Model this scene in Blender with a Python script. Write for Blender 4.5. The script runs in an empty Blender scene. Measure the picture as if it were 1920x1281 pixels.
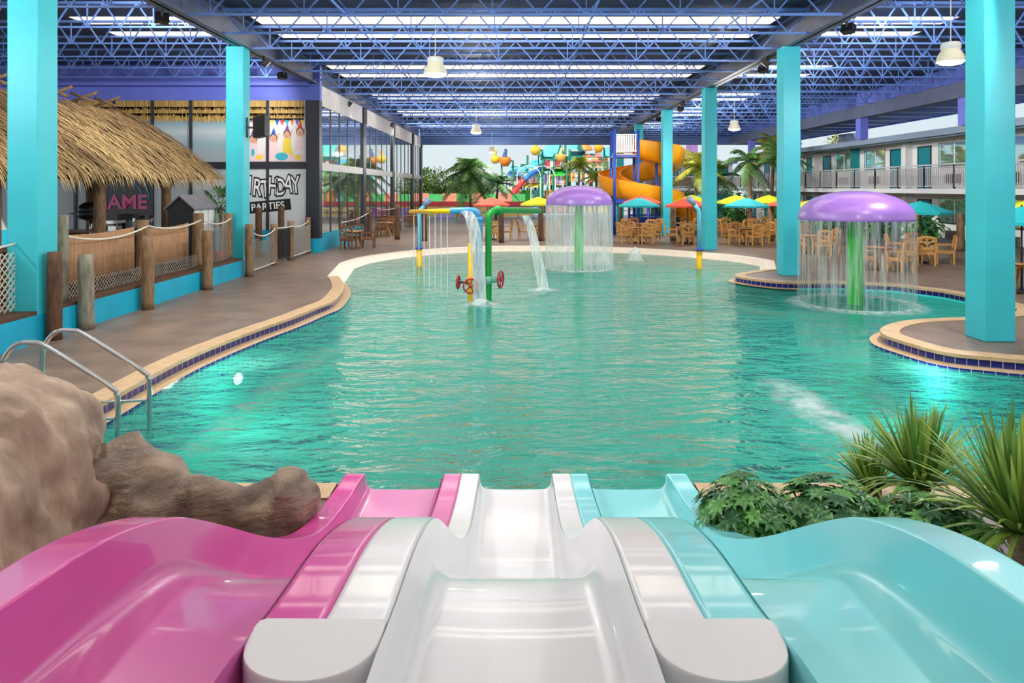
import bpy, bmesh, math, random
import numpy as np
from mathutils import Vector, Matrix, noise
from mathutils.geometry import delaunay_2d_cdt
random.seed(7)
PI = math.pi
scene = bpy.context.scene
col = scene.collection
F, CH, VX, VY = 1300.0, 2.6, 967.0, 352.0      # focal length in pixels, eye height, vanishing point

def G(px, py, Z=0.0):                            # point of the photo that lies at height Z
    y = F * (CH - Z) / (py - VY)
    return Vector(((px - VX) * y / F, y, Z))
def D(px, py, y):                                # point of the photo at distance y
    return Vector(((px - VX) * y / F, y, CH - (py - VY) * y / F))

# ------------------------------------------------------------------ materials
def lin(c):
    return tuple(((v / 255) / 12.92 if v / 255 <= 0.04045 else ((v / 255 + 0.055) / 1.055) ** 2.4) for v in c)
MATS = {}
def mat(name, rgb, rough=0.5, metal=0.0, var=0.0, vscale=4.0, bump=0.0, bscale=20.0, rgb2=None, stretch=None, spec=0.5, coat=0.0, attr=False, transl=0.0):
    if name in MATS: return MATS[name]
    m = bpy.data.materials.new(name); m.use_nodes = True
    nt = m.node_tree; b = nt.nodes['Principled BSDF']
    c = lin(rgb) + (1,)
    b.inputs['Base Color'].default_value = c
    b.inputs['Roughness'].default_value = rough
    b.inputs['Metallic'].default_value = metal
    b.inputs['Specular IOR Level'].default_value = spec
    b.inputs['Coat Weight'].default_value = coat
    b.inputs['Coat Roughness'].default_value = 0.05
    if var or rgb2 or bump or attr:
        tc = nt.nodes.new('ShaderNodeTexCoord'); mp = nt.nodes.new('ShaderNodeMapping')
        nt.links.new(tc.outputs['Object'], mp.inputs['Vector'])
        if stretch: mp.inputs['Scale'].default_value = stretch
    if var or rgb2:
        n = nt.nodes.new('ShaderNodeTexNoise'); n.inputs['Scale'].default_value = vscale; n.inputs['Detail'].default_value = 6
        nt.links.new(mp.outputs[0], n.inputs['Vector'])
        r = nt.nodes.new('ShaderNodeValToRGB'); r.color_ramp.elements[0].position = 0.32; r.color_ramp.elements[1].position = 0.68
        c2 = lin(rgb2) if rgb2 else None
        r.color_ramp.elements[0].color = (c2 + (1,)) if c2 else tuple(v * (1 - var) for v in c[:3]) + (1,)
        r.color_ramp.elements[1].color = c if c2 else tuple(min(1, v * (1 + var)) for v in c[:3]) + (1,)
        nt.links.new(n.outputs['Fac'], r.inputs[0]); nt.links.new(r.outputs[0], b.inputs['Base Color'])
    if attr:                                     # each blade or strand has a colour of its own
        at = nt.nodes.new('ShaderNodeAttribute'); at.attribute_name = 'tone'
        r = nt.nodes.new('ShaderNodeValToRGB')
        r.color_ramp.elements[0].color = lin(rgb2 or rgb) + (1,); r.color_ramp.elements[1].color = c
        nt.links.new(at.outputs['Fac'], r.inputs[0]); nt.links.new(r.outputs[0], b.inputs['Base Color'])
        if transl:
            out = nt.nodes['Material Output']; tr = nt.nodes.new('ShaderNodeBsdfTranslucent'); mx = nt.nodes.new('ShaderNodeMixShader')
            nt.links.new(r.outputs[0], tr.inputs['Color']); mx.inputs[0].default_value = transl
            nt.links.new(b.outputs[0], mx.inputs[1]); nt.links.new(tr.outputs[0], mx.inputs[2]); nt.links.new(mx.outputs[0], out.inputs['Surface'])
    if bump:
        n2 = nt.nodes.new('ShaderNodeTexNoise'); n2.inputs['Scale'].default_value = bscale; n2.inputs['Detail'].default_value = 5
        nt.links.new(mp.outputs[0], n2.inputs['Vector'])
        bp = nt.nodes.new('ShaderNodeBump'); bp.inputs['Strength'].default_value = bump; bp.inputs['Distance'].default_value = 0.05
        nt.links.new(n2.outputs['Fac'], bp.inputs['Height']); nt.links.new(bp.outputs[0], b.inputs['Normal'])
    MATS[name] = m
    return m
def emit(name, rgb, s):
    m = bpy.data.materials.new(name); m.use_nodes = True
    b = m.node_tree.nodes['Principled BSDF']
    b.inputs['Base Color'].default_value = lin(rgb) + (1,)
    b.inputs['Emission Color'].default_value = lin(rgb) + (1,); b.inputs['Emission Strength'].default_value = s
    return m

# ------------------------------------------------------------------ mesh builder
class MB:
    def __init__(s): s.v = []; s.f = []; s.mi = []; s.m = 0; s.sm = []; s.smooth = False; s.tone = []; s.t = 0.5
    def add(s, vs, fs):
        o = len(s.v); s.v += [tuple(p) for p in vs]; s.tone += [s.t] * len(vs)
        for f in fs: s.f.append([i + o for i in f]); s.mi.append(s.m); s.sm.append(s.smooth)
    def box(s, a, b):
        x0, x1 = sorted((a[0], b[0])); y0, y1 = sorted((a[1], b[1])); z0, z1 = sorted((a[2], b[2]))
        s.add([(x0,y0,z0),(x1,y0,z0),(x1,y1,z0),(x0,y1,z0),(x0,y0,z1),(x1,y0,z1),(x1,y1,z1),(x0,y1,z1)],
              [(0,3,2,1),(4,5,6,7),(0,1,5,4),(1,2,6,5),(2,3,7,6),(3,0,4,7)])
    def bar(s, p, q, w, h=None, up=(0,0,1)):
        p, q = Vector(p), Vector(q); h = h or w; d = (q - p).normalized(); up = Vector(up)
        if abs(d.dot(up)) > 0.99: up = Vector((1,0,0))
        a = d.cross(up).normalized(); c = a.cross(d).normalized(); a *= w / 2; c *= h / 2
        s.add([p-a-c,p+a-c,p+a+c,p-a+c,q-a-c,q+a-c,q+a+c,q-a+c],[(0,3,2,1),(4,5,6,7),(0,1,5,4),(1,2,6,5),(2,3,7,6),(3,0,4,7)])
    def tube(s, pts, r, n=8, caps=True):
        pts = [Vector(p) for p in pts]; k = len(pts); rs = r if isinstance(r, (list, tuple)) else [r] * k
        old = s.smooth; s.smooth = True
        vs = []; a = None
        for i, p in enumerate(pts):
            d = (pts[min(i+1, k-1)] - pts[max(i-1, 0)]).normalized()
            if a is None: a = d.orthogonal().normalized()
            else:
                a = a - d * a.dot(d); a = a.normalized() if a.length > 1e-6 else d.orthogonal().normalized()
            c = d.cross(a)
            for j in range(n):
                t = 2 * PI * j / n; vs.append(p + (a * math.cos(t) + c * math.sin(t)) * rs[i])
        fs = [(i*n+j, i*n+(j+1)%n, (i+1)*n+(j+1)%n, (i+1)*n+j) for i in range(k-1) for j in range(n)]
        if caps: fs += [tuple(range(n))[::-1], tuple(range((k-1)*n, k*n))]
        s.add(vs, fs); s.smooth = old
    def lathe(s, prof, c=(0,0,0), n=24, smooth=True):
        old = s.smooth; s.smooth = smooth; c = Vector(c)
        vs = [c + Vector((r * math.cos(2*PI*j/n), r * math.sin(2*PI*j/n), z)) for r, z in prof for j in range(n)]
        fs = [(i*n+j, i*n+(j+1)%n, (i+1)*n+(j+1)%n, (i+1)*n+j) for i in range(len(prof)-1) for j in range(n)]
        s.add(vs, fs); s.smooth = old
    def prism(s, poly, z0, z1):                  # flat outline raised from z0 to z1
        n = len(poly)
        s.add([(p[0],p[1],z0) for p in poly] + [(p[0],p[1],z1) for p in poly],
              [tuple(range(n))[::-1], tuple(range(n, 2*n))] + [(i,(i+1)%n,n+(i+1)%n,n+i) for i in range(n)])
    def sheet(s, rows, smooth=True, closed=False):
        old = s.smooth; s.smooth = smooth; n = len(rows[0]); o = [p for r in rows for p in r]
        w = n if closed else n - 1
        s.add(o, [(i*n+j, i*n+(j+1)%n, (i+1)*n+(j+1)%n, (i+1)*n+j) for i in range(len(rows)-1) for j in range(w)]); s.smooth = old
    def quad(s, a, b, c, d): s.add([a,b,c,d], [(0,1,2,3)])
    def mesh(s, name, mats):
        me = bpy.data.meshes.new(name); me.from_pydata(s.v, [], s.f)
        for m in (mats if isinstance(mats, (list, tuple)) else [mats]): me.materials.append(m)
        me.polygons.foreach_set('material_index', s.mi); me.polygons.foreach_set('use_smooth', s.sm)
        if len(set(s.tone)) > 1:
            at = me.attributes.new('tone', 'FLOAT', 'POINT'); at.data.foreach_set('value', s.tone)
        me.update(); return me
    def build(s, name, mats, parent=None, loc=None, rz=0):
        o = bpy.data.objects.new(name, s.mesh(name, mats)); col.objects.link(o)
        if parent: o.parent = parent
        if loc is not None: o.location = loc
        o.rotation_euler.z = rz
        return o
def tag(o, label, cat, group=None, kind=None):
    o['label'] = label; o['category'] = cat
    if group: o['group'] = group
    if kind: o['kind'] = kind
    return o
def thing(name, label, cat, loc=(0,0,0), rz=0, group=None):
    o = bpy.data.objects.new(name, None); col.objects.link(o); o.location = loc; o.rotation_euler.z = rz
    o.empty_display_size = 0.2
    return tag(o, label, cat, group)
def struct(o): o['kind'] = 'structure'; return o
def dup(o, loc=None, rz=None, label=None, group=None, parent=None, sc=None):
    c = o.copy(); col.objects.link(c)
    if parent: c.parent = parent
    if loc is not None: c.location = loc
    if rz is not None: c.rotation_euler.z = rz
    if sc is not None: c.scale = (sc, sc, sc) if not isinstance(sc, tuple) else sc
    if label: c['label'] = label
    if group: c['group'] = group
    for ch in list(o.children): dup(ch, parent=c)
    return c
ORD = 'first second third fourth fifth sixth seventh eighth ninth tenth eleventh twelfth thirteenth fourteenth fifteenth sixteenth seventeenth eighteenth nineteenth twentieth'.split()
ORD += ['twenty-' + w for w in ORD[:9]] + ['thirtieth'] + ['thirty-' + w for w in ORD[:5]]
def inside(poly, p):
    x, y = p; ins = False; n = len(poly)
    for i in range(n):
        x0, y0 = poly[i][0], poly[i][1]; x1, y1 = poly[(i+1) % n][0], poly[(i+1) % n][1]
        if (y0 > y) != (y1 > y) and x < (x1 - x0) * (y - y0) / (y1 - y0) + x0: ins = not ins
    return ins
def catmull(pts, n=6, closed=False):
    pts = [Vector(p) for p in pts]; k = len(pts); out = []
    for i in range(k if closed else k - 1):
        p = [pts[(i + j) % k] if closed else pts[min(max(i + j, 0), k - 1)] for j in (-1, 0, 1, 2)]
        for q in range(n):
            t = q / n
            out.append(0.5 * ((2*p[1]) + (p[2]-p[0])*t + (2*p[0]-5*p[1]+4*p[2]-p[3])*t*t + (3*p[1]-p[0]-3*p[2]+p[3])*t**3))
    if not closed: out.append(pts[-1])
    return out
def hermite(pts, x):
    xs = [p[0] for p in pts]; ys = [p[1] for p in pts]; n = len(xs)
    if x <= xs[0]: return ys[0]
    if x >= xs[-1]: return ys[-1]
    i = max(j for j in range(n - 1) if xs[j] <= x)
    def sl(j):
        a, b = max(j-1, 0), min(j+1, n-1); return (ys[b]-ys[a]) / (xs[b]-xs[a])
    h = xs[i+1]-xs[i]; t = (x-xs[i])/h
    return (2*t**3-3*t*t+1)*ys[i] + (t**3-2*t*t+t)*h*sl(i) + (-2*t**3+3*t*t)*ys[i+1] + (t**3-t*t)*h*sl(i+1)

# palette
M_CYAN = mat('turquoise paint', (52,190,204), 0.45, var=0.06, vscale=1.2)
M_CYANW = mat('cyan wall paint', (10,166,200), 0.5, var=0.1, vscale=1.5)
M_DECK = mat('stamped brown concrete', (132,113,99), 0.4, rgb2=(106,90,80), vscale=1.6, bump=0.25, bscale=9)
M_COPE = mat('beige coping stone', (190,160,124), 0.5, var=0.12, vscale=6, bump=0.15, bscale=60)
M_SHORE = mat('pale shore coping', (225,212,195), 0.5, var=0.06, vscale=5)
M_NAVY = mat('navy roof sheet', (34,43,74), 0.6, var=0.15, vscale=0.7)
M_JOIST = mat('blue joist steel', (98,132,204), 0.4, var=0.1, vscale=2)
M_GIRD = mat('grey blue girder steel', (84,92,118), 0.45, var=0.12, vscale=2)
M_VIOL = mat('violet blue wall paint', (104,116,210), 0.5, var=0.08, vscale=1)
M_BLUE = mat('deep blue steel', (24,70,170), 0.35)
M_WHITE = mat('white paint', (232,232,230), 0.5, var=0.03)
M_DARK = mat('dark frame metal', (38,42,52), 0.4)
M_BLACK = mat('black plastic', (20,20,24), 0.4)
M_CHROME = mat('polished steel', (200,205,210), 0.18, metal=1.0)
M_ROPE = mat('pale rope', (222,214,198), 0.8)
M_POST = mat('weathered timber', (150,118,84), 0.75, rgb2=(104,80,58), vscale=6, stretch=(3,3,0.6), bump=0.3, bscale=14)
M_POSTG = mat('grey green timber', (150,146,128), 0.75, rgb2=(112,104,90), vscale=6, stretch=(3,3,0.6), bump=0.3, bscale=14)
M_POSTD = mat('dark brown timber', (104,72,46), 0.75, rgb2=(64,44,32), vscale=6, stretch=(3,3,0.6), bump=0.3, bscale=14)
M_TEAK = mat('honey teak', (220,168,96), 0.45, rgb2=(190,134,70), vscale=7, stretch=(1,1,4))
M_TOP = mat('table top wood', (196,150,110), 0.25, rgb2=(168,118,82), vscale=5)
M_LEAF = mat('glossy green leaf', (108,172,86), 0.35, rgb2=(36,94,56), attr=True, transl=0.25)
M_PALM = mat('palm frond green', (124,168,86), 0.4, rgb2=(44,92,70), attr=True, transl=0.3)
M_PALMY = mat('yellow green palm leaf', (214,200,76), 0.45, rgb2=(92,136,62), attr=True, transl=0.3)  # yellower fronds than the plain palm green
M_TREE = mat('broad tree foliage', (140,164,70), 0.6, rgb2=(60,96,46), attr=True, transl=0.3)
M_BLADE = mat('long grass blade', (176,200,98), 0.4, rgb2=(70,124,58), attr=True, transl=0.3)
M_TRUNK = mat('palm trunk', (140,118,92), 0.8, rgb2=(98,78,60), vscale=8, stretch=(1,1,5))
SKYL, WORLD, SUN, LAMPW, EXPO = 2.6, 0.7, 3.6, 600.0, 0.55
FLOODW = 700.0
UWP = 30.0
LAMPS = [(-1.97,17,5.35),(9.6,15.3,5.35),(-2.0,35,5.35),(-1.9,55,5.4),(10.4,33,5.35),(-4.5,7,5.35),(4.5,7,5.35),(-12,7,5.35),(12,6,5.35)]  # the last four are added out of view to brighten the hall
# ------------------------------------------------------------------ pool outline (deck edge), walked round the pool
LEFT = [(-4.2,6.05,0), (-4.75,6.45,0), (-5.0,7.3,0)] + [G(*p) for p in ((196,752),(275,708),(343,673),(412,644),(481,618),(550,594),(594,576),(622,565),(638,549),(643,537),(639,526),(633,519))]
BEACH = [G(px, py, -0.2) for px, py in ((657,506),(688,495),(734,487),(781,481),(850,475.5),(920,472.5),(1000,472),(1100,473),(1200,477),(1300,484),(1380,492),(1432,501))]
RIGHT = [G(*p) for p in ((1437,505.5),(1412,509),(1386,513),(1379,517),(1390,520),(1418,524.5),(1462,529),(1506,530),(1564,530),(1622,532),(1681,535),(1724,540.6),(1768,546),(1815,555),(1875,567),(1908,577),(1905,586),(1870,592),(1815,596),(1768,597.5),(1724,600),(1695,603),(1666,610.6),(1654,618),(1656,625),(1669,632),(1710,645),(1754,657),(1797,664.5),(1856,670),(1920,675.6))]
RIGHT += [Vector(p) for p in ((8.7,10.2,0),(9.8,9.4,0),(9.9,8.0,0),(8.6,6.9,0),(6.2,6.05,0))]
Cc = Vector((0.5, 17, 0))
beach = []
for p in BEACH:
    p = Vector((p.x, p.y, 0)); d = (p - Cc); d.x *= 0.5; d.normalize(); beach.append(p + d * 0.3)
L3 = [Vector(p) for p in LEFT]
Lc = catmull(L3, 5); Bc = catmull(beach, 4); Rc = catmull(RIGHT, 5)
OUT = Lc + Bc + Rc + [Vector((3.5,6.05,0)), Vector((1.56,6.05,0)), Vector((-1.56,6.05,0)), Vector((-3.2,6.05,0))]
nL, nB = len(Lc), len(Bc)
OUT2 = [(p.x, p.y) for p in OUT]
def offset(poly, d):                             # positive = away from the water
    n = len(poly); res = []
    for i in range(n):
        a, b = Vector(poly[i-1]).to_2d(), Vector(poly[(i+1) % n]).to_2d()
        t = (b - a).normalized(); nrm = Vector((-t.y, t.x))
        res.append((poly[i][0] + nrm.x * d, poly[i][1] + nrm.y * d))
    return res
COPE = offset(OUT2, 0.28)
def fill(polys, keep, name, m, z=lambda x, y: 0.0, extra=()):
    vs = []; es = []
    for poly in polys:
        o = len(vs); vs += [Vector(p[:2]) for p in poly]; es += [(o+i, o+(i+1) % len(poly)) for i in range(len(poly))]
    vs += [Vector(p) for p in extra]
    v, e, f, *_ = delaunay_2d_cdt(vs, es, [], 0, 1e-5)
    mb = MB(); mb.add([(p.x, p.y, z(p.x, p.y)) for p in v], [t for t in f if keep(sum((v[i] for i in t), Vector((0,0))) / len(t))])
    return mb.build(name, m)
deck_rect = [(-26,-6),(26,-6),(26,60),(-26,60)]
CUT = [(-1.56,4.0),(1.56,4.0),(1.56,6.05),(-1.56,6.05)]
o = struct(fill([deck_rect, OUT2, CUT], lambda c: not inside(OUT2, c) and not inside(CUT, c), 'floor', M_DECK))
# faces must look up
for ob in (o,):
    bm = bmesh.new(); bm.from_mesh(ob.data); bmesh.ops.recalc_face_normals(bm, faces=bm.faces)
    if sum(f.normal.z for f in bm.faces) < 0: bmesh.ops.reverse_faces(bm, faces=bm.faces)
    bm.to_mesh(ob.data); bm.free()

# coping band, a low rounded lip along the pool edge
def band(idx, name, m, d0=-0.03, d1=0.28, z=0.018):
    a, b = offset(OUT2, d0), offset(OUT2, d1); mb = MB()
    rows = []
    for i in idx:
        i %= len(OUT2)
        rows.append([(a[i][0], a[i][1], -0.045), (a[i][0], a[i][1], z-0.008), (a[i][0]*.9+b[i][0]*.1, a[i][1]*.9+b[i][1]*.1, z), (b[i][0], b[i][1], z), (b[i][0], b[i][1], -0.02)])
    mb.sheet(rows, smooth=False); return struct(mb.build(name, m))
n = len(OUT2)
band(range(nL + nB, n - 2), 'trim_1', M_COPE); band(range(n - 2, n + nL), 'trim_12', M_COPE)
band(range(nL - 1, nL + nB + 1), 'trim_2', M_SHORE, d0=0.0, d1=0.3, z=0.012)

# dark blue waterline tiles below the coping
mt = bpy.data.materials.new('blue waterline tile'); mt.use_nodes = True
nt = mt.node_tree; b = nt.nodes['Principled BSDF']; b.inputs['Roughness'].default_value = 0.15
uv = nt.nodes.new('ShaderNodeUVMap'); br = nt.nodes.new('ShaderNodeTexBrick')
br.offset = 0; br.inputs['Scale'].default_value = 1; br.inputs['Brick Width'].default_value = 0.155; br.inputs['Row Height'].default_value = 0.155
br.inputs['Mortar Size'].default_value = 0.005; br.inputs['Color1'].default_value = lin((30,20,120)) + (1,); br.inputs['Color2'].default_value = lin((44,30,104)) + (1,)
br.inputs['Mortar'].default_value = lin((190,180,200)) + (1,)
nt.links.new(uv.outputs[0], br.inputs[0]); nt.links.new(br.outputs[0], b.inputs['Base Color'])
def tileband(idx, name, d, z0, z1):
    a = offset(OUT2, d); pts = [a[i % n] for i in idx]; vs = []; L = 0; us = []
    for i, p in enumerate(pts):
        if i: L += math.hypot(p[0]-pts[i-1][0], p[1]-pts[i-1][1])
        us.append(L); vs += [(p[0], p[1], z0), (p[0], p[1], z1)]
    mb = MB(); mb.add(vs, [(2*i, 2*i+2, 2*i+3, 2*i+1) for i in range(len(pts)-1)])
    o = mb.build(name, mt); uvl = o.data.uv_layers.new()
    for pl in o.data.polygons:
        for li in pl.loop_indices:
            vi = o.data.loops[li].vertex_index; uvl.data[li].uv = (us[vi//2], (vs[vi][2] - z1) if vi % 2 == 0 else 0.0)
    for pl in o.data.polygons:
        for li in pl.loop_indices: uvl.data[li].uv.y += 0.155
    return struct(o)
tileband(range(nL + nB, n - 2), 'trim_3', 0.0, -0.155, -0.02); tileband(range(n - 2, n + nL), 'trim_13', 0.0, -0.155, -0.02)
def depth(x, y):
    t = min(1, max(0, (y - 9) / 15.0)); t = t*t*(3-2*t); return -1.25 + 0.8 * t
M_POOL = mat('aqua pool plaster', (60,212,204), 0.6, var=0.08, vscale=1.2)
# narrow ledge at the waterline with a tiled riser
W = 0.2
a0 = offset(OUT2, 0.0); a1 = offset(OUT2, -W)
def ledge(idx, name):
    mb = MB(); k = list(idx)
    mb.sheet([[(a0[i % n][0], a0[i % n][1], -0.155), (a1[i % n][0], a1[i % n][1], -0.165)] for i in k], smooth=False)
    struct(mb.build(name, M_COPE))
    mb = MB(); mb.sheet([[(a1[i % n][0], a1[i % n][1], -0.23), (a1[i % n][0], a1[i % n][1], depth(*a1[i % n]) - 0.02)] for i in k], smooth=False)
    struct(mb.build('wall_pool_step', M_POOL))
ledge(range(3, nL - 2), 'trim_4'); tileband(range(3, nL - 2), 'trim_5', -W, -0.23, -0.165)
rB = nL + nB
ledge(range(rB + 5*21, rB + 5*31), 'trim_6'); tileband(range(rB + 5*21, rB + 5*31), 'trim_7', -W, -0.23, -0.165)
ledge(range(rB + 4, rB + 5*7), 'trim_8')

# pool basin
mesh_pts = [(x, y) for x in np.arange(-8, 12, 0.9) for y in np.arange(6.5, 29, 0.9) if inside(OUT2, (x, y))]
o = struct(fill([OUT2], lambda c: inside(OUT2, c), 'floor_pool', M_POOL, depth, mesh_pts))
mb = MB(); mb.sheet([[(p[0], p[1], -0.15 if not (nL <= i < nL+nB) else -0.35), (p[0], p[1], depth(*p) - 0.02)] for i, p in enumerate(OUT2 + OUT2[:1])], smooth=False)
struct(mb.build('wall_pool', M_POOL))
# gentle beach entry at the far shore
inn = offset(OUT2, -0.28); inn2 = offset(OUT2, -3.0); mb = MB()
mb.sheet([[(OUT2[i][0], OUT2[i][1], 0.0), (inn[i][0], inn[i][1], -0.3), (inn2[i][0], inn2[i][1], -0.62)] for i in range(nL - 2, nL + nB + 1)], smooth=True)
struct(mb.build('floor_beach', M_SHORE))

# water
mw = bpy.data.materials.new('rippling pool water'); mw.use_nodes = True
nt = mw.node_tree; nt.nodes.clear(); N = nt.nodes.new
out = N('ShaderNodeOutputMaterial'); mx = N('ShaderNodeMixShader'); tr = N('ShaderNodeBsdfTransparent'); gl = N('ShaderNodeBsdfGlossy')
tr.inputs[0].default_value = (0.93, 1.0, 0.98, 1); gl.inputs['Roughness'].default_value = 0.02
tc = N('ShaderNodeTexCoord'); mp = N('ShaderNodeMapping'); mp.inputs['Scale'].default_value = (0.75, 1.6, 1); nt.links.new(tc.outputs['Object'], mp.inputs[0])
n1 = N('ShaderNodeTexNoise'); n1.inputs['Scale'].default_value = 1.5; n1.inputs['Detail'].default_value = 3; n1.inputs['Distortion'].default_value = 0.5
n2 = N('ShaderNodeTexNoise'); n2.inputs['Scale'].default_value = 4.2; n2.inputs['Detail'].default_value = 3; n2.inputs['Distortion'].default_value = 0.8
nt.links.new(mp.outputs[0], n1.inputs['Vector']); nt.links.new(mp.outputs[0], n2.inputs['Vector'])
ad = N('ShaderNodeMath'); ad.operation = 'MULTIPLY_ADD'; ad.inputs[1].default_value = 0.28
nt.links.new(n2.outputs['Fac'], ad.inputs[0]); nt.links.new(n1.outputs['Fac'], ad.inputs[2])
bp = N('ShaderNodeBump'); bp.inputs['Strength'].default_value = 1.0; bp.inputs['Distance'].default_value = 0.19
nt.links.new(ad.outputs[0], bp.inputs['Height']); nt.links.new(bp.outputs[0], gl.inputs['Normal'])
fr = N('ShaderNodeFresnel'); fr.inputs['IOR'].default_value = 1.55; nt.links.new(bp.outputs[0], fr.inputs['Normal'])
df = N('ShaderNodeBsdfDiffuse'); df.inputs[0].default_value = lin((46,200,182)) + (1,); tb = N('ShaderNodeMixShader'); tb.inputs[0].default_value = 0.48   # cloudiness of the water
tlw = N('ShaderNodeBsdfTranslucent'); tlw.inputs[0].default_value = lin((150,232,214)) + (1,); mdt = N('ShaderNodeMixShader'); mdt.inputs[0].default_value = 0.35
nt.links.new(df.outputs[0], mdt.inputs[1]); nt.links.new(tlw.outputs[0], mdt.inputs[2])
nt.links.new(tr.outputs[0], tb.inputs[1]); nt.links.new(mdt.outputs[0], tb.inputs[2])
nt.links.new(fr.outputs[0], mx.inputs[0]); nt.links.new(tb.outputs[0], mx.inputs[1]); nt.links.new(gl.outputs[0], mx.inputs[2])
nt.links.new(mx.outputs[0], out.inputs['Surface'])
va = N('ShaderNodeVolumeAbsorption'); va.inputs['Color'].default_value = lin((70,222,200)) + (1,); va.inputs['Density'].default_value = 0.14
nt.links.new(va.outputs[0], out.inputs['Volume'])
woff = offset(OUT2, 0.02); o2 = []
for i, p in enumerate(woff):                     # the side of the water stays inside the pool walls
    o2.append(p)
vs = [Vector(p) for p in o2]; es = [(i, (i+1) % n) for i in range(n)]
v, e, f, *_ = delaunay_2d_cdt(vs, es, [], 0, 1e-5)
f = [t for t in f if inside(o2, sum((v[i] for i in t), Vector((0,0))) / 3)]
mb = MB(); k = len(v)
mb.add([(p.x, p.y, -0.2) for p in v] + [(p.x, p.y, -1.5) for p in v], [tuple(t) for t in f] + [tuple(i + k for i in reversed(t)) for t in f] + [(b_, a_, a_ + k, b_ + k) for a_, b_ in [(i, (i+1) % n) for i in range(n)]])
o = mb.build('pool_water', mw)
bm = bmesh.new(); bm.from_mesh(o.data); bmesh.ops.recalc_face_normals(bm, faces=bm.faces); bm.to_mesh(o.data); bm.free()
tag(o, 'rippling green water filling the pool below the slides', 'pool water', kind='stuff')

# ------------------------------------------------------------------ ground outside, sky
mb = MB(); mb.box((-60,60,-0.3),(90,170,-0.02)); mb.box((26,-30,-0.3),(90,60,-0.02)); mb.box((-60,-30,-0.3),(-26,60,-0.02))
struct(mb.build('floor_outside', mat('pale outdoor concrete', (176,172,176), 0.5, var=0.08, vscale=0.5)))

# ------------------------------------------------------------------ roof
ZR, ZB, ZT = 7.55, 6.78, 7.42
GX = 8.15
sky_rows = [-4.5, -2.6, 11.9, 13.7, 20.1, 22.0, 28.1, 30.2, 36.4, 38.4, 44.6, 46.7, 52.8, 54.9, 3.8, 5.6]
mb = MB(); ys = sorted(sky_rows); bounds = [-16.0]
for y in ys: bounds += [y, y + 0.95]
bounds.append(59.0)
for i in range(0, len(bounds), 2): mb.box((-24, bounds[i], ZR), (21.6, bounds[i+1], ZR + 0.12))
for y in ys:
    for x0, x1 in ((-24,-13.0),(-8.6,-7.7),(7.7,8.6),(12.9,21.6)): mb.box((x0, y, ZR), (x1, y + 0.95, ZR + 0.12))
struct(mb.build('ceiling', M_NAVY))
M_SKYL = emit('milky skylight panel', (255,240,220), SKYL)
k = 0
for y in ys:
    for x0, x1 in ((-13.0,-8.6),(-7.7,7.7),(8.6,12.9)):
        k += 1; mb = MB(); mb.box((x0, y, ZR + 0.02), (x1, y + 0.95, ZR + 0.06)); struct(mb.build('window_%d' % k, M_SKYL))
# joists
def joist(L, npan, w=0.07):
    mb = MB(); h = ZT - ZB
    mb.bar((-L/2,0,0),(L/2,0,0),w,w*0.8); mb.bar((-L/2,0.03,h),(L/2,0.03,h),w*1.2,w)
    mb.bar((-L/2,-0.03,h),(L/2,-0.03,h),w*0.6,w)
    s = L / npan
    for i in range(npan):
        x = -L/2 + i*s
        mb.bar((x,0,h),(x+s/2,0,0),0.035,0.035); mb.bar((x+s/2,0,0),(x+s,0,h),0.035,0.035)
        if i % 2 == 0: mb.bar((x+s/2,0,0),(x+s/2,0,h),0.03,0.03)
    return mb
ja = joist(16.0, 14); jb = joist(12.2, 14, 0.055)
meA = ja.mesh('roof_joist', M_JOIST); meB = jb.mesh('roof_joist', M_JOIST)
def place_joist(me, x, y, lab, grp):
    o = bpy.data.objects.new('roof_joist', me); col.objects.link(o); o.location = (x, y, ZB + 0.035); tag(o, lab, 'roof joist', grp)
JY = [16.85 + 2.05*i for i in range(-6, 21)]
for i, y in enumerate(JY): place_joist(meA, 0, y, 'blue open-web roof joist over the pool, %s from the slide end' % ORD[i], 'roof joists over the pool')
JYL = [y - 0.7 for y in JY if y < 29]
for i, y in enumerate(JYL): place_joist(meB, -14.3, y, 'blue open-web roof joist above the thatched hut, %s from the slide end' % ORD[i], 'roof joists above the hut')
for i, y in enumerate(JY): place_joist(meB, 14.4, y - 0.7, 'blue open-web roof joist above the dining terrace, %s from the slide end' % ORD[i], 'roof joists above the terrace')
# girders along the column rows
def girder(x, y0, y1, lab):
    mb = MB(); mb.box((x-0.2,y0,ZB),(x+0.2,y1,ZB+0.05)); mb.box((x-0.2,y0,ZR-0.06),(x+0.2,y1,ZR)); mb.box((x-0.03,y0,ZB),(x+0.03,y1,ZR))
    o = thing('roof_girder', lab, 'girder'); mb.build('beam', M_GIRD, o)
    for y in np.arange(y0 + 4.3, y1, 8.6):
        p = MB(); p.box((x-0.19,y-0.02,ZB+0.05),(x+0.19,y+0.02,ZR-0.06)); p.build('stiffener', M_GIRD, o)
girder(-GX, -15, 58, 'grey blue steel girder over the column row beside the thatched hut')
girder(GX, -15, 58, 'grey blue steel girder over the column row beside the dining terrace')
for i, x in enumerate((-4.2, 1.9, 5.6)):
    mb = MB(); mb.bar((x,3,ZB+0.1),(x,58,ZB+0.1),0.04); tag(mb.build('bracing_rod', M_JOIST), 'thin blue bracing rod running under the pool roof, %s from the hut side' % ORD[i], 'bracing rod')
# end beam over the far opening
mb = MB(); mb.box((-8.0,58.0,6.2),(21.5,58.4,ZR)); struct(mb.build('trim_9', mat('dusty blue end beam', (72,96,150), 0.5, var=0.1, vscale=0.6)))
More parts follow.
